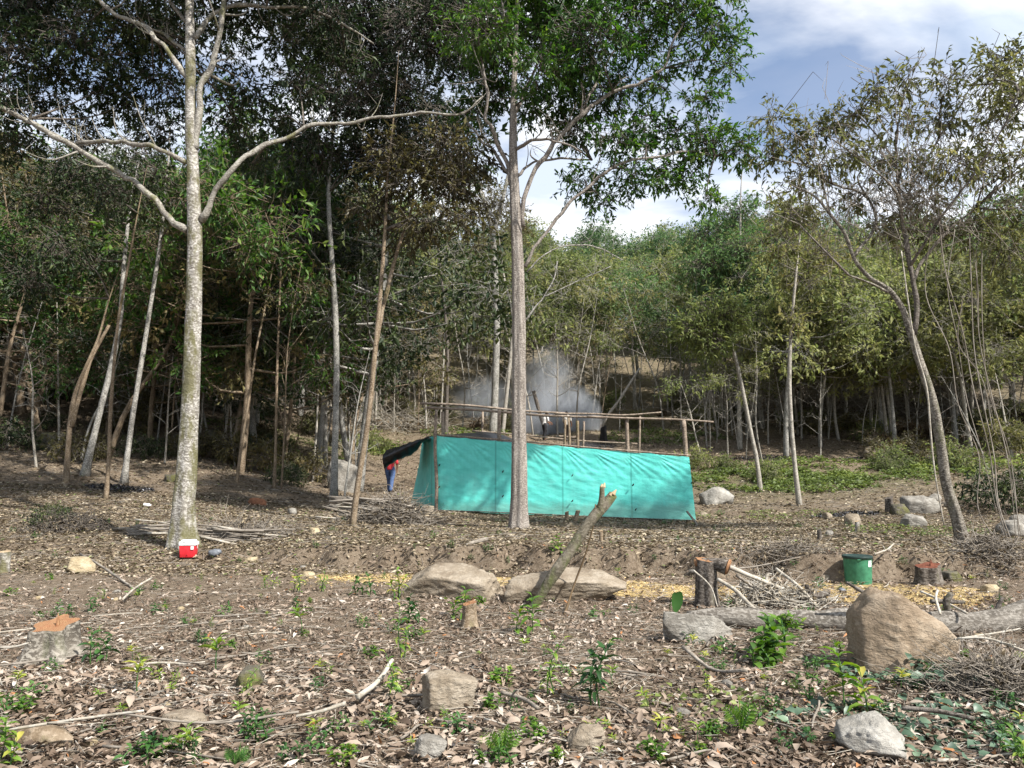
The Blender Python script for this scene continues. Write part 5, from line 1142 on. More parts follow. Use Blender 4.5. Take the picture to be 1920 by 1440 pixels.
mb = MB(); lathe(mb, [(25.6*s, 46.5*s), (26.2*s, 47*s), (26.2*s, 50.5*s), (25.4*s, 51.6*s), (23*s, 51.0*s), (22*s, 50.2*s), (.001, 50.2*s)]); mb.build('lid', M['bucket_dark'], bk, True)
mb = MB(); rbox(mb, 11*s, 3*s, 44.5*s, 46.5*s); o = mb.build('lug', M['bucket_green'], bk, True); o.location = (-8*s, -23*s, 0)
def decal(name, mat, a0, a1, z0, z1, off, par):
    mb = MB(); aa = np.linspace(a0, a1, 8); v = []
    for z in (z0, z1):
        r = (22.3 + 2.5*z/48)*s + off
        v += [(r*math.cos(a), r*math.sin(a), z*s) for a in aa]
    i = np.arange(7); mb.add(np.array(v), np.stack([i, i+1, i+9, i+8], -1)); return mb.build(name, mat, par, True)
stk = decal('sticker', M['sticker'], -1.28, -.93, 33, 44, .003, bk)
for z in (41, 39, 36.5, 35): decal('print_line', M['ink'], -1.21, -1.02, z, z+.9, .005, stk)
# crumpled grey bag, reddish animal-coloured clod and bottle lying about
p = G(402, 1042); stone('crumpled_bag', p, (.27, .2, .15), 'grey_bag', 'crumpled dark grey plastic bag right of the red cooler', 77, None, 3, .3, .15, 'plastic bag', None, 24, .16)
p = G(482, 947); stone('dirt_clod', p, (.5, .35, .28), 'orange_hide', 'reddish-brown clod on the shaded ground behind the sticks', 78, None, 3, .3, .25, 'clod', None, 14, .1)
p = G(276, 951); b_ = empty('plastic_bottle', p, 'small white bottle lying left of the pale tree', 'bottle'); mb = MB(); tube(mb, [p+Vector((-.09, 0, .06)), p+Vector((.04, .0, .05)), p+Vector((.07, 0, .05)), p+Vector((.10, 0, .05))], [.045, .045, .03, .018], 12, 12, 0, 0); mb.build('body', M['bottle'], b_, True, p)
p = G(1580, 1110); stone('crumpled_bag', p, (.12, .09, .07), 'grey_bag', 'tiny dark plastic scrap on the path left of the boulder tip', 79, None, 3, .3, .1, 'plastic bag', None, 24, .16)

# ------------------------------------------------------------------ fallen sticks and branches, brush heaps
def stick(name, pts, label, mat='twig', group='fallen branches', forks=0, seed=0, lift=None, cat='branch'):
    """pts (px, row, width): each point lies on the ground, raised by lift metres"""
    W_, R = [], []
    for i, q in enumerate(pts):
        p = G(q[0], q[1]); l = (lift[i] if lift else .0); p = p if not l else Vector(tuple(at(q[0], q[1], p.y)))
        W_.append(p); R.append(max(.004, q[2]*.5*mpp(p.y)))
    return stick3(name, W_, R, label, mat, group, forks, seed, cat)
def stick3(name, W_, R, label, mat, group, forks=0, seed=0, cat='branch'):
    W_ = [w + Vector((0, 0, r*.6)) for w, r in zip(W_, R)]
    o = empty(name, W_[0], label, cat, group); stem_ = limb(o, W_, R, M[mat], 14, 7, seed, 'stem', .1)
    g = np.random.default_rng(seed); q, r = smooth_path(W_, R, 14)
    for j in range(forks):
        k = int(g.integers(3, 12)); l = np.linalg.norm(q[-1]-q[0])*(.15+.2*g.random()); dd = nrm((q[-1]-q[0]) + g.normal(0, 1, 3)*np.linalg.norm(q[-1]-q[0])*.5); dd[2] = abs(dd[2])*.5
        limb(o, [q[k], q[k]+dd*l*.5+g.normal(0, .02, 3), q[k]+dd*l], [r[k]*.6, r[k]*.45, r[k]*.15], M[mat], 8, 5, j, 'twig', .1).parent = stem_
    return o
def span(name, a, b, label, mat='twig', group='fallen branches', forks=0, seed=0, sag=.03):
    """branch from photo point a to b: (px, row, width, depth)"""
    A, B = at(a[0], a[1], a[3]), at(b[0], b[1], b[3]); Mi = A.lerp(B, .5) + Vector((random.gauss(0, .03), random.gauss(0, .03), random.gauss(0, sag)))
    return stick3(name, [A, Mi, B], [a[2]*.5*mpp(a[3]), (a[2]+b[2])*.25*mpp(a[3]), b[2]*.5*mpp(b[3])], label, mat, group, forks, seed)
dS = s2.location.y
spans = [
 ((1368, 1066, 9, dS-.1), (1545, 1132, 8, dS+.2), 'thickest pale branch slanting down from the tall stump', 'twig_pale', 3),
 ((1345, 1088, 8, dS-.1), (1425, 1150, 8, dS-.5), 'short greenish branch propped against the tall stump', 'twig_pale', 1),
 ((1380, 1080, 6, dS+.2), (1470, 1150, 5, dS-.1), 'thin dark branch under the pale slanting branch', 'twig', 2),
 ((1455, 1068, 6, dS+.3), (1535, 1142, 6, dS-.2), 'pale straight pole tip standing out of the cut branches', 'twig_pale', 0),
 ((1370, 1068, 2.5, dS), (1500, 1045, 2, dS+.8), 'long thin bare twig reaching over the bank from the tall stump', 'twig', 0),
 ((1300, 1070, 3, dS-.3), (1345, 1140, 3, dS-.6), 'thin pale twig crossing the tall stump', 'twig_pale', 0),
 ((1400, 1126, 5, dS), (1440, 1095, 4, dS), 'stubby reddish twig pointing up in the cut branches', 'twig', 0),
 ((1420, 1128, 5, dS), (1570, 1126, 5, dS+.2), 'branch lying level behind the fallen log', 'twig_pale', 2),
 ((1510, 1130, 10, dS), (1512, 1098, 7, dS), 'short dark upright stub in the cut branches', 'bark_dark', 0),
 ((1520, 1122, 12, dS), (1555, 1112, 10, dS), 'crooked dark branch knee behind the fallen log', 'bark_dark', 1),
 ((1640, 1040, 3, 11), (1675, 1020, 3, 11.6), 'thin pale twig lying behind the green bucket', 'twig_pale', 2),
 ((1725, 1110, 4, 8.2), (1812, 1150, 4, 7.6), 'thin pale stick right of the boulder tip', 'twig_pale', 0),
 ((1758, 1108, 4, 8.0), (1762, 1152, 4, 7.6), 'upright white peeled stick right of the boulder', 'twig_pale', 0),
 ((1745, 1130, 8, 8.0), (1810, 1130, 6, 8.0), 'dark crooked branch behind the boulder', 'bark_dark', 1),
 ((1795, 1198, 4, 5.6), (1920, 1222, 5, 5.4), 'pale forked branch right of the boulder', 'twig_pale', 2),
 ((1790, 1200, 4, 5.7), (1915, 1180, 3, 6.0), 'thin branch arching over the dark brush', 'twig_pale', 1),
 ((1690, 1330, 8, 4.9), (1830, 1350, 7, 4.7), 'dark stick at the foot of the boulder', 'bark_dark', 1),
 ((670, 1310, 9, 5.1), (735, 1240, 7, 5.6), 'pale forked branch in the litter left of the tan rock', 'twig_pale', 1),
 ((0, 1372, 5, 4.3), (270, 1334, 5, 4.5), 'long pale stick across the bottom left', 'twig_pale', 1),
 ((225, 1340, 5, 4.6), (560, 1335, 4, 4.7), 'long thin stick across the lower left', 'twig', 1),
 ((555, 1345, 6, 4.5), (650, 1320, 7, 4.6), 'pale thick stick end lower middle left', 'twig_pale', 0),
 ((150, 1040, 4, 13), (250, 1105, 4, 10.4), 'thin dark stick on the bank near the yellow rock', 'twig', 0),
 ((230, 1125, 4, 9.2), (285, 1085, 4, 10.4), 'pale broken stick on the bank at left', 'twig_pale', 0),
 ((640, 1012, 7, 15), (720, 1006, 6, 15.4), 'weathered grey branch on the bank above the hollow', 'twig', 0),
 ((855, 1035, 7, 12.6), (912, 1012, 8, 13.2), 'grey root-like branch on the bank above the blocks', 'twig', 1),
 ((1288, 960, 4, 19.6), (1318, 1000, 4, 19), 'thin dark stick leaning before the tarpaulin end', 'twig', 0),
 ((1000, 735, 7, 47), (1022, 812, 7, 47), 'dark pole leaning in the smoke', 'bark_dark', 0),
 ((0, 1215, 4, 6.4), (60, 1205, 4, 6.4), 'pale stick at the left edge beside the fluted stump', 'twig_pale', 0),
 ((940, 1300, 6, 5.2), (1010, 1330, 7, 5.0), 'dark stick below the thin yellowish seedling', 'twig', 1),
 ((1280, 1215, 7, 6.3), (1400, 1260, 6, 5.8), 'bark strip below the dark grey slab', 'twig', 1),
]
for i, (a, b, lab, mt, fk) in enumerate(spans): span('fallen_branch', a, b, lab, mt, 'fallen branches', fk, i+600)
def stack(name, px, row, w, h, n, label, seed, slope=0, group='stick stacks'):
    p = G(px, row); s = mpp(p.y); o = empty(name, p, label, 'stick stack', group); g = np.random.default_rng(seed)
    for i in range(n):
        l = w*s*(.45+.5*g.random()); cx = p.x + g.normal(0, .16)*w*s; z = p.z + .02 + h*s*(i/n) + g.normal(0, .01); y = p.y + g.normal(0, .16); sl2 = slope + g.normal(0, .08)
        r = .012+.02*g.random(); A = Vector((cx-l/2, y-g.normal(0, .1), z+sl2*l/2)); B = Vector((cx+l/2, y+g.normal(0, .1), z-sl2*l/2)); Mi = A.lerp(B, .5)+Vector((0, 0, g.normal(0, .02)))
        limb(o, [A, Mi, B], [r, r*.9, r*.6], M['twig' if g.random() < .6 else 'twig_pale'], 8, 6, i, 'stick', .1)
    return o
stack('stick_stack', 680, 980, 150, 44, 26, 'stack of cut grey sticks beside the slanting brown trunk', 1, .12)
stack('stick_stack', 455, 1016, 170, 24, 18, 'low row of pale cut sticks right of the pale tree', 2, .05)
stack('stick_stack', 285, 1004, 110, 22, 14, 'tangle of thin sticks left of the pale tree', 3, .0)
def brush(name, px, row, w, h, dep, n, label, seed, mat='twig', leaf=None, thin=.005, lfr=1.2):
    p = G(px, row); s = mpp(p.y); o = empty(name, p, label, 'brush pile', 'brush piles'); g = np.random.default_rng(seed); mb = MB()
    X = g.normal(0, .26, n)*w*s; Y = g.normal(0, .35, n)*dep; env = np.exp(-(X/(w*s*.42))**2 - (Y/dep)**2)
    A = np.stack([p.x+X, p.y+dep*.5+Y, 0*X], 1); A[:, 2] = H(A[:, 0], A[:, 1]) + h*s*env*g.random(n)
    D = rdir(n, g)*np.array([1, .7, .55]); D[:, 2] = D[:, 2]*.8 + .1; l = (.18+.5*g.random(n)**2)[:, None]*max(.6, w*s*.45)
    B = A + D*l; C2 = B + (D + rdir(n, g)*.6)*l*.6; B[:, 2] = np.maximum(B[:, 2], H(B[:, 0], B[:, 1])); C2[:, 2] = np.maximum(C2[:, 2], H(C2[:, 0], C2[:, 1]))
    sticks(mb, A, B, thin*1.5, thin); sticks(mb, B, C2, thin, thin*.4); q = mb.build('twigs', M[mat], o, False, p); q['kind'] = 'stuff'
    k = int(n*lfr); mb = MB(); i = g.integers(0, n, k); P = A[i] + g.normal(0, .1, (k, 3)); P[:, 2] = np.maximum(P[:, 2], H(P[:, 0], P[:, 1])+.01)
    L = (.035+.04*g.random(k))*max(1, p.y/12); leaves(mb, P, rdir(k, g), nrm(rdir(k, g)+np.array([0, 0, 1])), L, L*.38, g.random(k)*.75); q = mb.build('dead_leaves', M[leaf or 'litter_mid'], o, False, p); q['kind'] = 'stuff'
    return o
brush('brush_pile', 735, 985, 150, 56, .7, 900, 'brown heap of dry brush in front of the shelter corner', 1, 'twig', None, .006)
brush('brush_pile', 1905, 1318, 150, 62, .4, 1100, 'dark tangle of dead twigs under the log at the lower right', 2, 'twig', None, .003, .35)
brush('brush_pile', 1880, 1075, 130, 40, .6, 600, 'dry grassy heap on the bank at the right edge', 3, 'twig', None, .005)
brush('brush_pile', 1470, 1145, 190, 40, .6, 420, 'litter of cut twigs behind the fallen log', 4, 'twig_pale', None, .005)
brush('brush_pile', 440, 1012, 200, 22, .7, 350, 'brush under the row of pale sticks', 5, 'twig', None, .006)
brush('brush_pile', 1480, 1060, 170, 22, .5, 350, 'dry brush along the bank left of the green bucket', 6, 'twig', None, .004)
brush('brush_pile', 110, 1000, 150, 24, 1.0, 400, 'dark brush on the shaded bank at far left', 7, 'bark_dark', None, .006)
brush('brush_pile', 690, 805, 260, 30, 2.0, 500, 'pale dry brush upslope left of the shelter', 8, 'twig_pale', 'leaf_dry', .012)
brush('brush_pile', 1480, 790, 360, 60, 2.5, 700, 'dark dry brush at the foot of the right thicket', 9, 'twig', 'leaf_dry', .014)
brush('brush_pile', 1760, 780, 300, 60, 3, 600, 'reddish dry brush on the slope behind the leaning tree', 10, 'twig', 'leaf_dry', .014)
gs = random.Random(12)
for i in range(90):      # loose sticks
    px, row = gs.uniform(-20, 1940), gs.uniform(1085, 1435); p = G(px, row); a = gs.gauss(0, .7); l = gs.uniform(.25, 1.0); n = 3
    W_ = []
    for f in (-.5, -.1, .25, .5):
        x, y = p.x + math.cos(a)*l*f + gs.gauss(0, .015), p.y + math.sin(a)*l*f + gs.gauss(0, .015); W_.append(Vector((x, y, float(H(x, y)) + .012 + gs.random()*.03)))
    r = gs.uniform(.003, .010); stick3('loose_stick', W_, [r, r*.9, r*.8, r*.5], 'loose dry stick lying in the leaf litter', gs.choice(['twig', 'twig_pale', 'twig']), 'loose sticks in the litter', gs.choice([0, 0, 1]), i+800, 'stick')

# ------------------------------------------------------------------ leaf litter
g = np.random.default_rng(90)
def ground_pts(n, d0, d1, pw=1.0, m=1.12, px0=None, px1=None):
    d = d0 + (d1-d0)*g.random(n)**pw
    if px0 is None: x = (g.random(n)*2-1)*d*.69*m
    else: x = (px0 + (px1-px0)*g.random(n) - 960)/FPX*d
    return x, d
def lay(n, d0, d1, L0, L1, name, label, mat, tilt=.35, full=True, pw=.7, lift=.012, tintf=None, keep=None, px=None, wr=(.34, .55), cat='leaf litter'):
    x, d = ground_pts(n, d0, d1, pw, 1.12, *(px or (None, None)))
    if keep is not None:
        k = keep(x, d) > g.random(len(x)); x, d = x[k], d[k]
    n = len(x); z = H(x, d)
    P = np.stack([x, d, z + lift*(.2+1.6*g.random(n))], 1)
    N = nrm(np.array([0, 0, 1.0]) + rdir(n, g)*tilt*(.3+1.2*g.random(n))[:, None]); a = g.random(n)*6.283
    D = np.stack([np.cos(a), np.sin(a), g.normal(0, .22, n)], 1); L = L0 + (L1-L0)*g.random(n)**1.8
    mb = MB(); leaves(mb, P, D, N, L, L*(wr[0]+(wr[1]-wr[0])*g.random(n)), tintf(n, x, d) if tintf else np.clip(g.beta(2, 2, n)*.93, 0, 1), .18, full, g.normal(.3, .7, n))
    o = mb.build(name, M[mat], None, full); return tag(o, label, cat, None, 'stuff')
def lit_tint(n, x, d):
    tt = np.clip(.44 + .21*g.normal(size=n) + .16*vnoise(x*1.7, d*1.7), 0, .9); tt[g.random(n) < .012] = 1.0; return tt
def lit_keep(x, d):
    q = .62 + .45*fbm(x*.9, d*.9, 4, 3); px = 960+FPX*x/d; q = q*np.where((px < 700) & (d > 8), .55, 1) * np.where(d > 9.6, np.interp(d, [9.6, 11], [1, .5]), 1); return q
lay(36000, 2.7, 6.2, .025, .11, 'leaf_litter', 'carpet of curled grey-brown dead leaves on the near ground', 'litter', .75, True, .75, .022, lit_tint, lit_keep, wr=(.22, .44))
lay(60000, 6.0, 12.8, .025, .10, 'leaf_litter', 'dead leaves thinning out towards the bank', 'litter', .75, True, .8, .022, lit_tint, lit_keep, wr=(.22, .44))
lay(110000, 11.5, 22, .035, .12, 'leaf_litter', 'fine brown litter on the cleared terrace', 'litter_mid', .7, False, .8, .02, lambda n, x, d: np.clip(g.beta(1.6, 2, n)*.9 + np.where(g.random(n) < .10, .5, 0), 0, 1))
lay(80000, 21, 52, .06, .18, 'leaf_litter', 'brown litter under the trees upslope', 'litter_mid', .7, False, .8, .03, lambda n, x, d: np.clip(g.beta(1.6, 2, n)*.9 + np.where(g.random(n) < .08, .5, 0), 0, 1))
lay(60000, 2.7, 9.5, .010, .038, 'leaf_litter', 'crumbled fragments of dead leaf and bark between the near leaves', 'litter', .8, False, .85, .012, lambda n, x, d: np.clip(.36 + .24*g.normal(size=n) + .15*vnoise(x*1.1, d*1.1), 0, .92), None, wr=(.25, .7))
# wood chips and yellow sawdust flakes on the path
lay(9000, 8.8, 11.6, .02, .06, 'wood_chips', 'yellow wood chips strewn along the path', 'chip', .6, False, .9, .015, None, lambda x, d: np.clip(1.3*np.exp(-((d-np.interp(960+FPX*x/d, [500, 972, 1300, 1600, 1900], [11.6, 11.1, 10.2, 9.8, 9.4]))/.55)**2), 0, 1), (560, 1830), cat='wood chips')
# ash flakes
for (px, row, rx, ry, lab) in ((225, 918, 1.0, .55, 'black and grey ash under the burnt tree'), (1585, 968, 1.0, .45, 'black ash patch among small stones'), (1680, 862, 2.6, 1.0, 'burnt ground around the round boulder'), (1440, 860, 2.4, 1.0, 'burnt strip behind the slanting pale trunk')):
    p = G(px, row); n = 1400; a = g.random(n)*6.283; r = np.sqrt(g.random(n)); x = p.x+np.cos(a)*r*rx; y = p.y+np.sin(a)*r*ry; mb = MB(); L = .03+.07*g.random(n)
    leaves(mb, np.stack([x, y, H(x, y)+.015+.02*g.random(n)], 1), rdir(n, g)*np.array([1, 1, .3]), nrm(np.array([0, 0, 1])+rdir(n, g)*.5), L, L*.6, np.clip(g.beta(1.2, 2.6, n), 0, 1)); o = mb.build('ash', M['ash'], None); tag(o, lab, 'ash', None, 'stuff')
# fine twig debris
def debris(n, d0, d1, l0, l1, r, label, mat):
    x, d = ground_pts(n, d0, d1, .8); a = g.random(n)*6.283; l = l0+(l1-l0)*g.random(n)**2
    A = np.stack([x, d, H(x, d)+.01+.03*g.random(n)], 1); x2, d2 = x+np.cos(a)*l, d+np.sin(a)*l*.8; B = np.stack([x2, d2, H(x2, d2)+.01+.05*g.random(n)], 1)
    mb = MB(); sticks(mb, A, B, r, r*.5); o = mb.build('twig_debris', M[mat], None); tag(o, label, 'twigs', None, 'stuff')
debris(2600, 2.8, 9, .06, .4, .0028, 'fine dry twigs strewn through the near leaf litter', 'twig_pale'); debris(2400, 3, 12.5, .08, .5, .0035, 'darker broken twigs over the bank and path', 'twig')
debris(9000, 12.5, 30, .1, .6, .006, 'broken twigs over the cleared terrace', 'twig')
# the largest near leaves as single things
protoL = []
for k in range(5):
    mb = MB(); c = g.normal(.5, .6); leaves(mb, [(0, 0, 0)], [(1, 0, .05)], [(0, 0, 1)], 1.0, .30+.04*k, [.18+.11*k], .2, True, c); protoL.append(mb.mesh('fallen_leaf', M['litter'], True))
gl = random.Random(4)
for i in range(300):
    px, row = gl.uniform(0, 1920), 1440 - 290*gl.random()**1.3; p = G(px, row)
    o = link('fallen_leaf', protoL[i % 5]); s = gl.uniform(.08, .14); o.location = p + Vector((0, 0, .025)); o.scale = (s, s, s); o.rotation_euler = (gl.gauss(0, .35), gl.gauss(0, .3), gl.random()*6.283)
    tag(o, 'large dry curled leaf lying on the near ground', 'leaf', 'large dry leaves on the near ground')

# ------------------------------------------------------------------ seedlings, ferns and ground cover
def seedling(name, h, nl, L, wr, mat, seed, whorl=False, droop=.25, stems=1, tint=.5):
    g = np.random.default_rng(seed); root = empty(name, (0, 0, 0)); st, lf = MB(), MB()
    for s_ in range(stems):
        bx, by = (g.normal(0, .05, 2) if stems > 1 else (0, 0)); hh = h*(1 if s_ == 0 else .5+.4*g.random())
        P = [(bx, by, -.03), (bx+g.normal(0, .02), by+g.normal(0, .02), hh*.5), (bx+g.normal(0, .04), by+g.normal(0, .03), hh)]
        q, r = tube(st, P, [.006, .0045, .0025], 8, 5, .05, s_)
        n = max(3, int(nl/(1 if s_ == 0 else 1.6)))
        f = np.linspace(.35 if not whorl else .72, 1.0, n); i = np.clip((f*7).astype(int), 0, 7); a = np.arange(n)*2.4+g.random()*6
        Pp = q[i]; D = np.stack([np.cos(a), np.sin(a), .55-1.1*(1-f)+g.normal(0, .15, n)], 1); N = np.tile([0, 0, 1.0], (n, 1)) + g.normal(0, .2, (n, 3)); LL = L*(.6+.6*g.random(n))*(1.05-.3*f*(not whorl))
        leaves(lf, Pp, D, N, LL, LL*wr, np.clip(tint+g.normal(0, .18, n), 0, 1), .22, True, droop*2+g.normal(0, .2, n))
    st.build('stem', M['leaf_seedling'], root, True); lf.build('leaves', M[mat], root); return root
def fern(name, h, seed, mat='leaf_young', nf=6):
    g = np.random.default_rng(seed); root = empty(name, (0, 0, 0)); st, lf = MB(), MB()
    for k in range(nf):
        a = k*6.283/nf+g.normal(0, .3); up = .9 if k == 0 else .55+.3*g.random(); P = [(0, 0, 0), (math.cos(a)*h*.15, math.sin(a)*h*.15, h*.55*up), (math.cos(a)*h*(.45 if k else .15), math.sin(a)*h*(.45 if k else .15), h*up)]
        q, r = tube(st, P, [.004, .003, .001], 12, 4, 0, k); tg = nrm(np.gradient(q, axis=0)); sd = nrm(np.cross(tg, [math.sin(a), -math.cos(a), .3]))
        for sgn in (-1, 1):
            i = np.arange(2, 12); L = h*.24*np.sin(np.linspace(.5, 3.0, 10)); leaves(lf, q[i], sd[i]*sgn+tg[i]*.4, np.cross(sd[i], tg[i]), L, L*.34, .5+g.normal(0, .12, 10), .1)
    st.build('stem', M['leaf_seedling'], root, True); lf.build('fronds', M[mat], root); return root
def heartleaf(name, seed, L=.26, n=2, mat='leaf_seedling'):
    g = np.random.default_rng(seed); root = empty(name, (0, 0, 0))
    for k in range(n):
        a = -1.6+k*2.1; top = np.array([math.cos(a)*.05*k, -.05, .26-.09*k]); st = MB(); tube(st, [(0, 0, -.03), (top[0]*.4, .02, .15), tuple(top)], [.006, .005, .004], 8, 5, 0, k); st.build('stalk', M['leaf_seedling'], root, True)
        l = L*(1-.25*k); o2 = np.array([(0, .10), (.16, .17), (.30, .10), (.37, -.12), (.35, -.42), (.22, -.74), (.03, -.92), (-.2, -.76), (-.33, -.45), (-.34, -.14), (-.28, .09), (-.14, .16)])*l
        v = np.stack([o2[:, 0], -.10*l+np.abs(o2[:, 0])*-.28, o2[:, 1]], 1); v = np.concatenate([v, [[0, 0, -.02], [0, -.06*l, -.5*l]]]) + top
        if k: v[:, 0] += .05
        F = [[i, (i+1) % 12, 12 if (i < 4 or i > 7) else 13] for i in range(12)] + [[4, 13, 12], [12, 13, 8]]
        lf = MB(); lf.add(v, np.array(F), .22+.1*k); lf.build('leaf', M[mat], root)
    return root
PP = {
 'y': seedling('young_seedling', .26, 12, .13, .26, 'leaf_young', 1, True, .3, 1, .62), 'y2': seedling('young_seedling', .22, 10, .10, .28, 'leaf_young', 2, False, .3, 3, .55),
 'd': seedling('broadleaf_seedling', .24, 12, .12, .42, 'leaf_seedling', 3, False, .3, 3, .4), 'd2': seedling('broadleaf_seedling', .42, 26, .14, .34, 'leaf_seedling', 4, False, .3, 2, .35),
 'b': seedling('bright_seedling', .40, 16, .16, .42, 'leaf_young', 5, False, .25, 2, .35), 't': seedling('thin_seedling', .40, 18, .10, .24, 'leaf_young', 6, False, .4, 2, .6),
 'f': fern('fern', .30, 7), 'p': fern('palm_seedling', .24, 8, 'leaf_seedling', 7), 'h': heartleaf('arum_plant', 9, .2, 1), 'g': seedling('low_weed', .10, 10, .07, .4, 'leaf_seedling', 10, False, .2, 4, .6), 'c': seedling('cress_weed', .14, 16, .08, .5, 'leaf_young', 11, False, .2, 5, .3),
}
used2 = set()
def plant(k, px, row, hpx, label, group):
    pr_ = PP[k]; p = G(px, row)
    o = copy_tree(pr_) if k in used2 else pr_
    used2.add(k)
    nat = {'y': .30, 'y2': .26, 'd': .28, 'd2': .47, 'b': .46, 't': .44, 'f': .30, 'p': .24, 'h': .30, 'g': .13, 'c': .18}[k]
    s = max(.25, hpx*mpp(p.y)/nat); o.location = p; o.scale = (s, s, s); o.rotation_euler = (random.gauss(0, .08), random.gauss(0, .08), .45 if k == 'h' else random.random()*6.283)
    return tag(o, label, 'fern' if k == 'f' else 'plant', group)
NP = [('y', 565, 1192, 56, 'bushy yellow-green seedling halfway between the stump and the blocks'), ('y', 258, 1305, 66, 'yellow-green whorled seedling below the fluted stump'), ('y', 405, 1268, 72, 'yellowish broad whorled seedling left of the greenish stone'),
 ('t', 455, 1310, 60, 'thin yellowish seedling beside the greenish round stone'), ('d', 195, 1238, 62, 'dark broadleaf seedling right of the fluted stump'), ('d', 128, 1160, 34, 'pale green weed behind the fluted stump'), ('d2', 465, 1388, 58, 'dark bushy seedling lower left of centre'),
 ('y', 365, 1430, 66, 'large yellow-green whorled seedling at the bottom left'), ('b', 4, 1438, 90, 'large bright leaves at the bottom left corner'), ('p', 440, 1445, 52, 'small fan-leaved palm seedling at the bottom edge'), ('d', 672, 1116, 46, 'dark leafy seedling at the path edge left of the blocks'),
 ('y2', 500, 1104, 34, 'green seedling clump on the bank, leftmost of three'), ('y2', 548, 1112, 44, 'green seedling clump on the bank, middle of three'), ('y2', 598, 1108, 40, 'green seedling clump on the bank, rightmost of three'), ('d', 778, 1172, 58, 'bluish-green seedling left of the small stump'),
 ('b', 862, 1162, 62, 'bright broadleaf seedling behind the small stump'), ('b', 985, 1192, 80, 'large-leaved seedling at the foot of the leaning trunk'), ('d2', 1118, 1330, 128, 'tall dark and bright seedling right of centre'), ('t', 1020, 1312, 110, 'thin yellowish seedling left of the tall dark one'),
 ('t', 765, 1240, 100, 'tall yellow-green seedling above the angular tan rock'), ('t', 748, 1312, 90, 'yellow narrow-leaved seedling left of the angular tan rock'), ('f', 940, 1428, 72, 'bright upright fern at the bottom middle'), ('f', 1388, 1378, 74, 'yellow-green fern right of centre'), ('c', 1010, 1398, 40, 'small bright weed right of the bottom fern'),
 ('c', 1418, 1238, 96, 'bright upright leafy weed in front of the log'), ('c', 1448, 1250, 60, 'bright low weed beside the upright one before the log'), ('b', 1600, 1338, 128, 'bright green seedling in front of the warm boulder'), ('y', 1690, 1300, 44, 'yellow-tipped seedling at the boulder corner'), ('h', 1258, 1160, 54, 'arum with one large heart-shaped leaf left of the tall stump'),
 ('y', 1312, 1402, 44, 'small bright seedling right of the half-buried stone'), ('b', 1905, 1432, 70, 'bright seedling at the bottom right corner'), ('b', 1045, 1040, 40, 'bright seedling behind the leaning trunk'), ('d', 1540, 1104, 26, 'low green weed at the path edge'),
 ('d', 1780, 1085, 22, 'weed growing on the mossy stone'), ('c', 1480, 1180, 40, 'pale bright leaves against the fallen log'), ('y', 1150, 1290, 40, 'small yellow seedling under the tall dark one'), ('d', 290, 1152, 30, 'green weed above the yellow seedlings at left'), ('d', 176, 1145, 30, 'weed between the stump and the bank'), ('c', 655, 1436, 44, 'leafy weed at the bottom left of centre'),
 ('t', 1335, 1300, 50, 'thin low seedling left of the warm boulder'), ('y', 30, 1300, 40, 'yellow weed at the left edge'), ('c', 25, 1345, 40, 'green weed at the left edge'), ('d', 880, 1120, 30, 'weed in the gap between the path blocks'), ('y2', 755, 1125, 60, 'seedling at the left end of the long block')]
for (k, px, row, h, lab) in NP: plant(k, px, row, h, lab, 'named seedlings')
gp = random.Random(31)
for i in range(210):
    row = gp.uniform(1080, 1436); px = gp.uniform(0, 1920); k = gp.choice(['g', 'y2', 'y', 'y', 'd', 'c', 't', 'g'])
    plant(k, px, row, (14 + 26*(row-1080)/360)*gp.uniform(.6, 1.3), {'g': 'low green weed sprouting through the leaf litter', 'y2': 'small clumped green seedling in the litter', 'y': 'tiny yellow-green whorled seedling in the litter', 'd': 'tiny broadleaf seedling in the litter', 'c': 'tiny round-leaved weed in the litter', 't': 'thin stalked seedling in the litter'}[k], {'g': 'low weeds', 'y2': 'clumped seedlings', 'y': 'whorled seedlings', 'd': 'broadleaf seedlings', 'c': 'round-leaved weeds', 't': 'stalked seedlings'}[k])
for i in range(60):
    row = gp.uniform(960, 1060); px = gp.uniform(0, 1920)
    plant(gp.choice(['g', 'd']), px, row, gp.uniform(6, 14), 'low weed growing on the cleared terrace', 'weeds on the terrace')
# creeping ivy-like cover at the lower right, green patch by the pale trunks
def cover(px, row, rx, ry, n, L, mat, name, label, hgt=.1):
    p = G(px, row); a = g.random(n)*6.283; r = np.sqrt(g.random(n)); x = p.x+np.cos(a)*r*rx; y = p.y+np.sin(a)*r*ry
    k = fbm(x*1.1, y*1.1, 9, 3) > -.12; x, y = x[k], y[k]; n = len(x); z = H(x, y) + hgt*g.random(n)*(.4+.6*np.abs(vnoise(x*2, y*2)))
    LL = L*(.6+.8*g.random(n)); mb = MB(); aa = g.random(n)*6.283; leaves(mb, np.stack([x, y, z], 1), np.stack([np.cos(aa), np.sin(aa), g.normal(0, .3, n)], 1), nrm(np.array([0, -.25, 1])+rdir(n, g)*.5), LL, LL*.75, np.clip(.5+.2*g.normal(size=n)+.25*vnoise(x*.8, y*.8), 0, 1), .2, mat == 'ivy', .4); o = mb.build(name, M[mat], None, mat == 'ivy'); tag(o, label, 'ground cover', None, 'stuff')
cover(1740, 1370, 1.0, .55, 520, .07, 'ivy', 'ground_cover', 'creeping heart-leaved cover at the lower right', .08); cover(1820, 1290, .5, .3, 160, .07, 'ivy', 'ground_cover', 'ivy over the twigs below the boulder', .2); cover(1350, 1330, .5, .4, 200, .05, 'cover', 'ground_cover', 'fine bright weeds below the dark grey slab', .06)
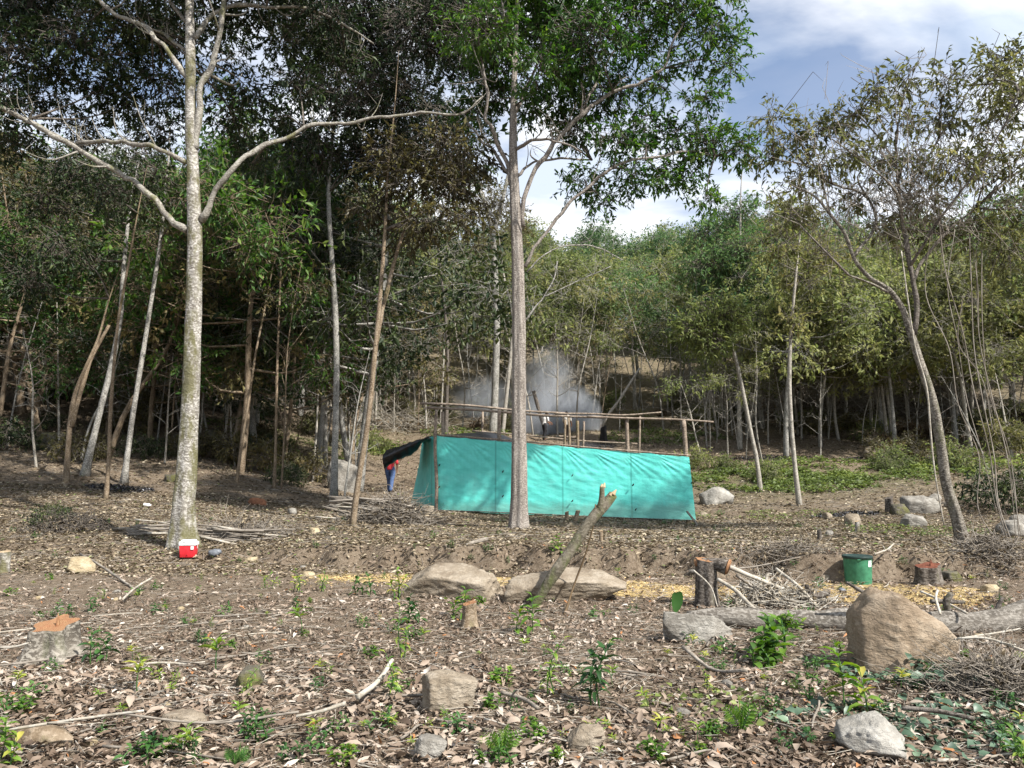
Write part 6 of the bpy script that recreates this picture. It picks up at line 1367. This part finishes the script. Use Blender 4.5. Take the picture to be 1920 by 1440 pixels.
cover(1450, 905, 3.6, 3.4, 7000, .13, 'cover', 'ground_cover', 'bright green weeds around the pale trunks', .35); cover(1630, 905, 2.4, 1.8, 2600, .12, 'cover', 'ground_cover', 'green weeds below the burnt ground', .28); cover(700, 838, 2.2, 2.0, 1800, .14, 'cover', 'ground_cover', 'dark green weeds upslope left of the shelter', .3)
cover(1700, 995, 2.0, 1.0, 1500, .06, 'cover', 'ground_cover', 'thin grass around the grey stones', .08); cover(1400, 970, 2.6, 1.2, 1500, .06, 'cover', 'ground_cover', 'thin grass right of the tarpaulin', .08); cover(1880, 880, 4, 4, 3000, .15, 'cover', 'ground_cover', 'weeds under the lianas', .4); cover(880, 815, 3, 2, 1500, .15, 'cover', 'ground_cover', 'weeds behind the shelter roof', .4)
cover(1560, 880, 5, 3, 5000, .14, 'cover', 'ground_cover', 'low green growth on the right slope', .3); cover(1250, 820, 4, 3, 2500, .14, 'cover', 'ground_cover', 'weeds on the slope behind the tarpaulin', .25); cover(500, 830, 4, 4, 2500, .14, 'cover', 'ground_cover', 'sparse green weeds in the shaded clearing', .25)
cover(1680, 1270, .5, .35, 240, .06, 'ivy', 'ground_cover', 'ivy at the foot of the warm boulder', .12)

# ------------------------------------------------------------------ labels of the copied trees: look, place, order
LOOK = {'leaf_far': 'light green', 'leaf_olive': 'olive', 'leaf_blue': 'bluish-green', 'leaf_dark': 'dark green', 'leaf_green': 'deep green', 'leaf_brown': 'brownish', 'leaf_dry': 'half-bare dry'}
SPOT = [(-9999, 160, 'at the far left'), (160, 340, 'left of the cooler'), (340, 560, 'right of the cooler'), (560, 800, 'above the black plastic sheet'), (800, 980, 'behind the fluted tree'), (980, 1300, 'above the tarpaulin'), (1300, 1480, 'above the whitish boulder'), (1480, 1700, 'left of the leaning tree'), (1700, 9999, 'at the far right')]
BARKL = {'bark_white': 'pale', 'bark_grey': 'grey', 'bark_brown': 'brown'}
ORD = ['', 'first', 'second', 'third', 'fourth', 'fifth', 'sixth', 'seventh', 'eighth', 'ninth', 'tenth', 'eleventh', 'twelfth', 'thirteenth', 'fourteenth', 'fifteenth', 'sixteenth', 'seventeenth', 'eighteenth']
PLACE = {'trees of the lower hillside wood': 'on the lower hillside', 'trees on the hilltop': 'near the hilltop', 'trees of the shaded woods': 'in the shaded woods', 'trees upslope on the left': 'upslope behind the woods', 'trees upslope on the right': 'on the right slope', 'tall trees behind the right thicket': 'behind the right thicket',
 'thin stems behind the shelter': 'behind the shelter', 'thin stems of the right thicket': 'in the right thicket', 'thin stems of the shaded woods': 'in the shaded woods', 'tall pale stems before the hillside wood': 'below the hillside wood',
 'bushes of the shaded woods': 'in the shaded woods', 'bushes along the hillside wood': 'along the hillside wood', 'bushes on the right-hand slope': 'on the right slope'}
LOOK['leaf_dry'] = 'dry brown'
buck = {}
for o in SC.objects:
    if o.parent is None and o.get('group') in PLACE:
        cr_ = [c for c in o.children if c.name.startswith('crown')]
        px = 960 + FPX*o.location.x/max(o.location.y, 1); sp = [w for a, b, w in SPOT if a <= px < b][0]
        fo = [c for c in o.children if c.name.startswith(('crown', 'foliage'))]; tr_ = [c for c in o.children if c.name.startswith('trunk')]; cat_ = o['category']
        lk = (LOOK.get(fo[0].data.materials[0].name, 'green') if fo else 'bare') if cat_ != 'sapling' else ('leafy ' if fo else 'bare ') + BARKL.get(tr_[0].data.materials[0].name, 'thin') + ' thin'
        buck.setdefault((o['group'], sp, lk + {'tree': ' tree', 'bush': ' bush', 'sapling': ' stem'}[cat_]), []).append((px, o))
for (gname, sp, lk), L_ in buck.items():
    L_.sort(key=lambda q: q[0])
    for i, (px, o) in enumerate(L_):
        o['label'] = f"{lk} {PLACE[gname]}, {sp}" + (f", {ORD[min(i+1, 18)]} from left" if len(L_) > 1 else '')
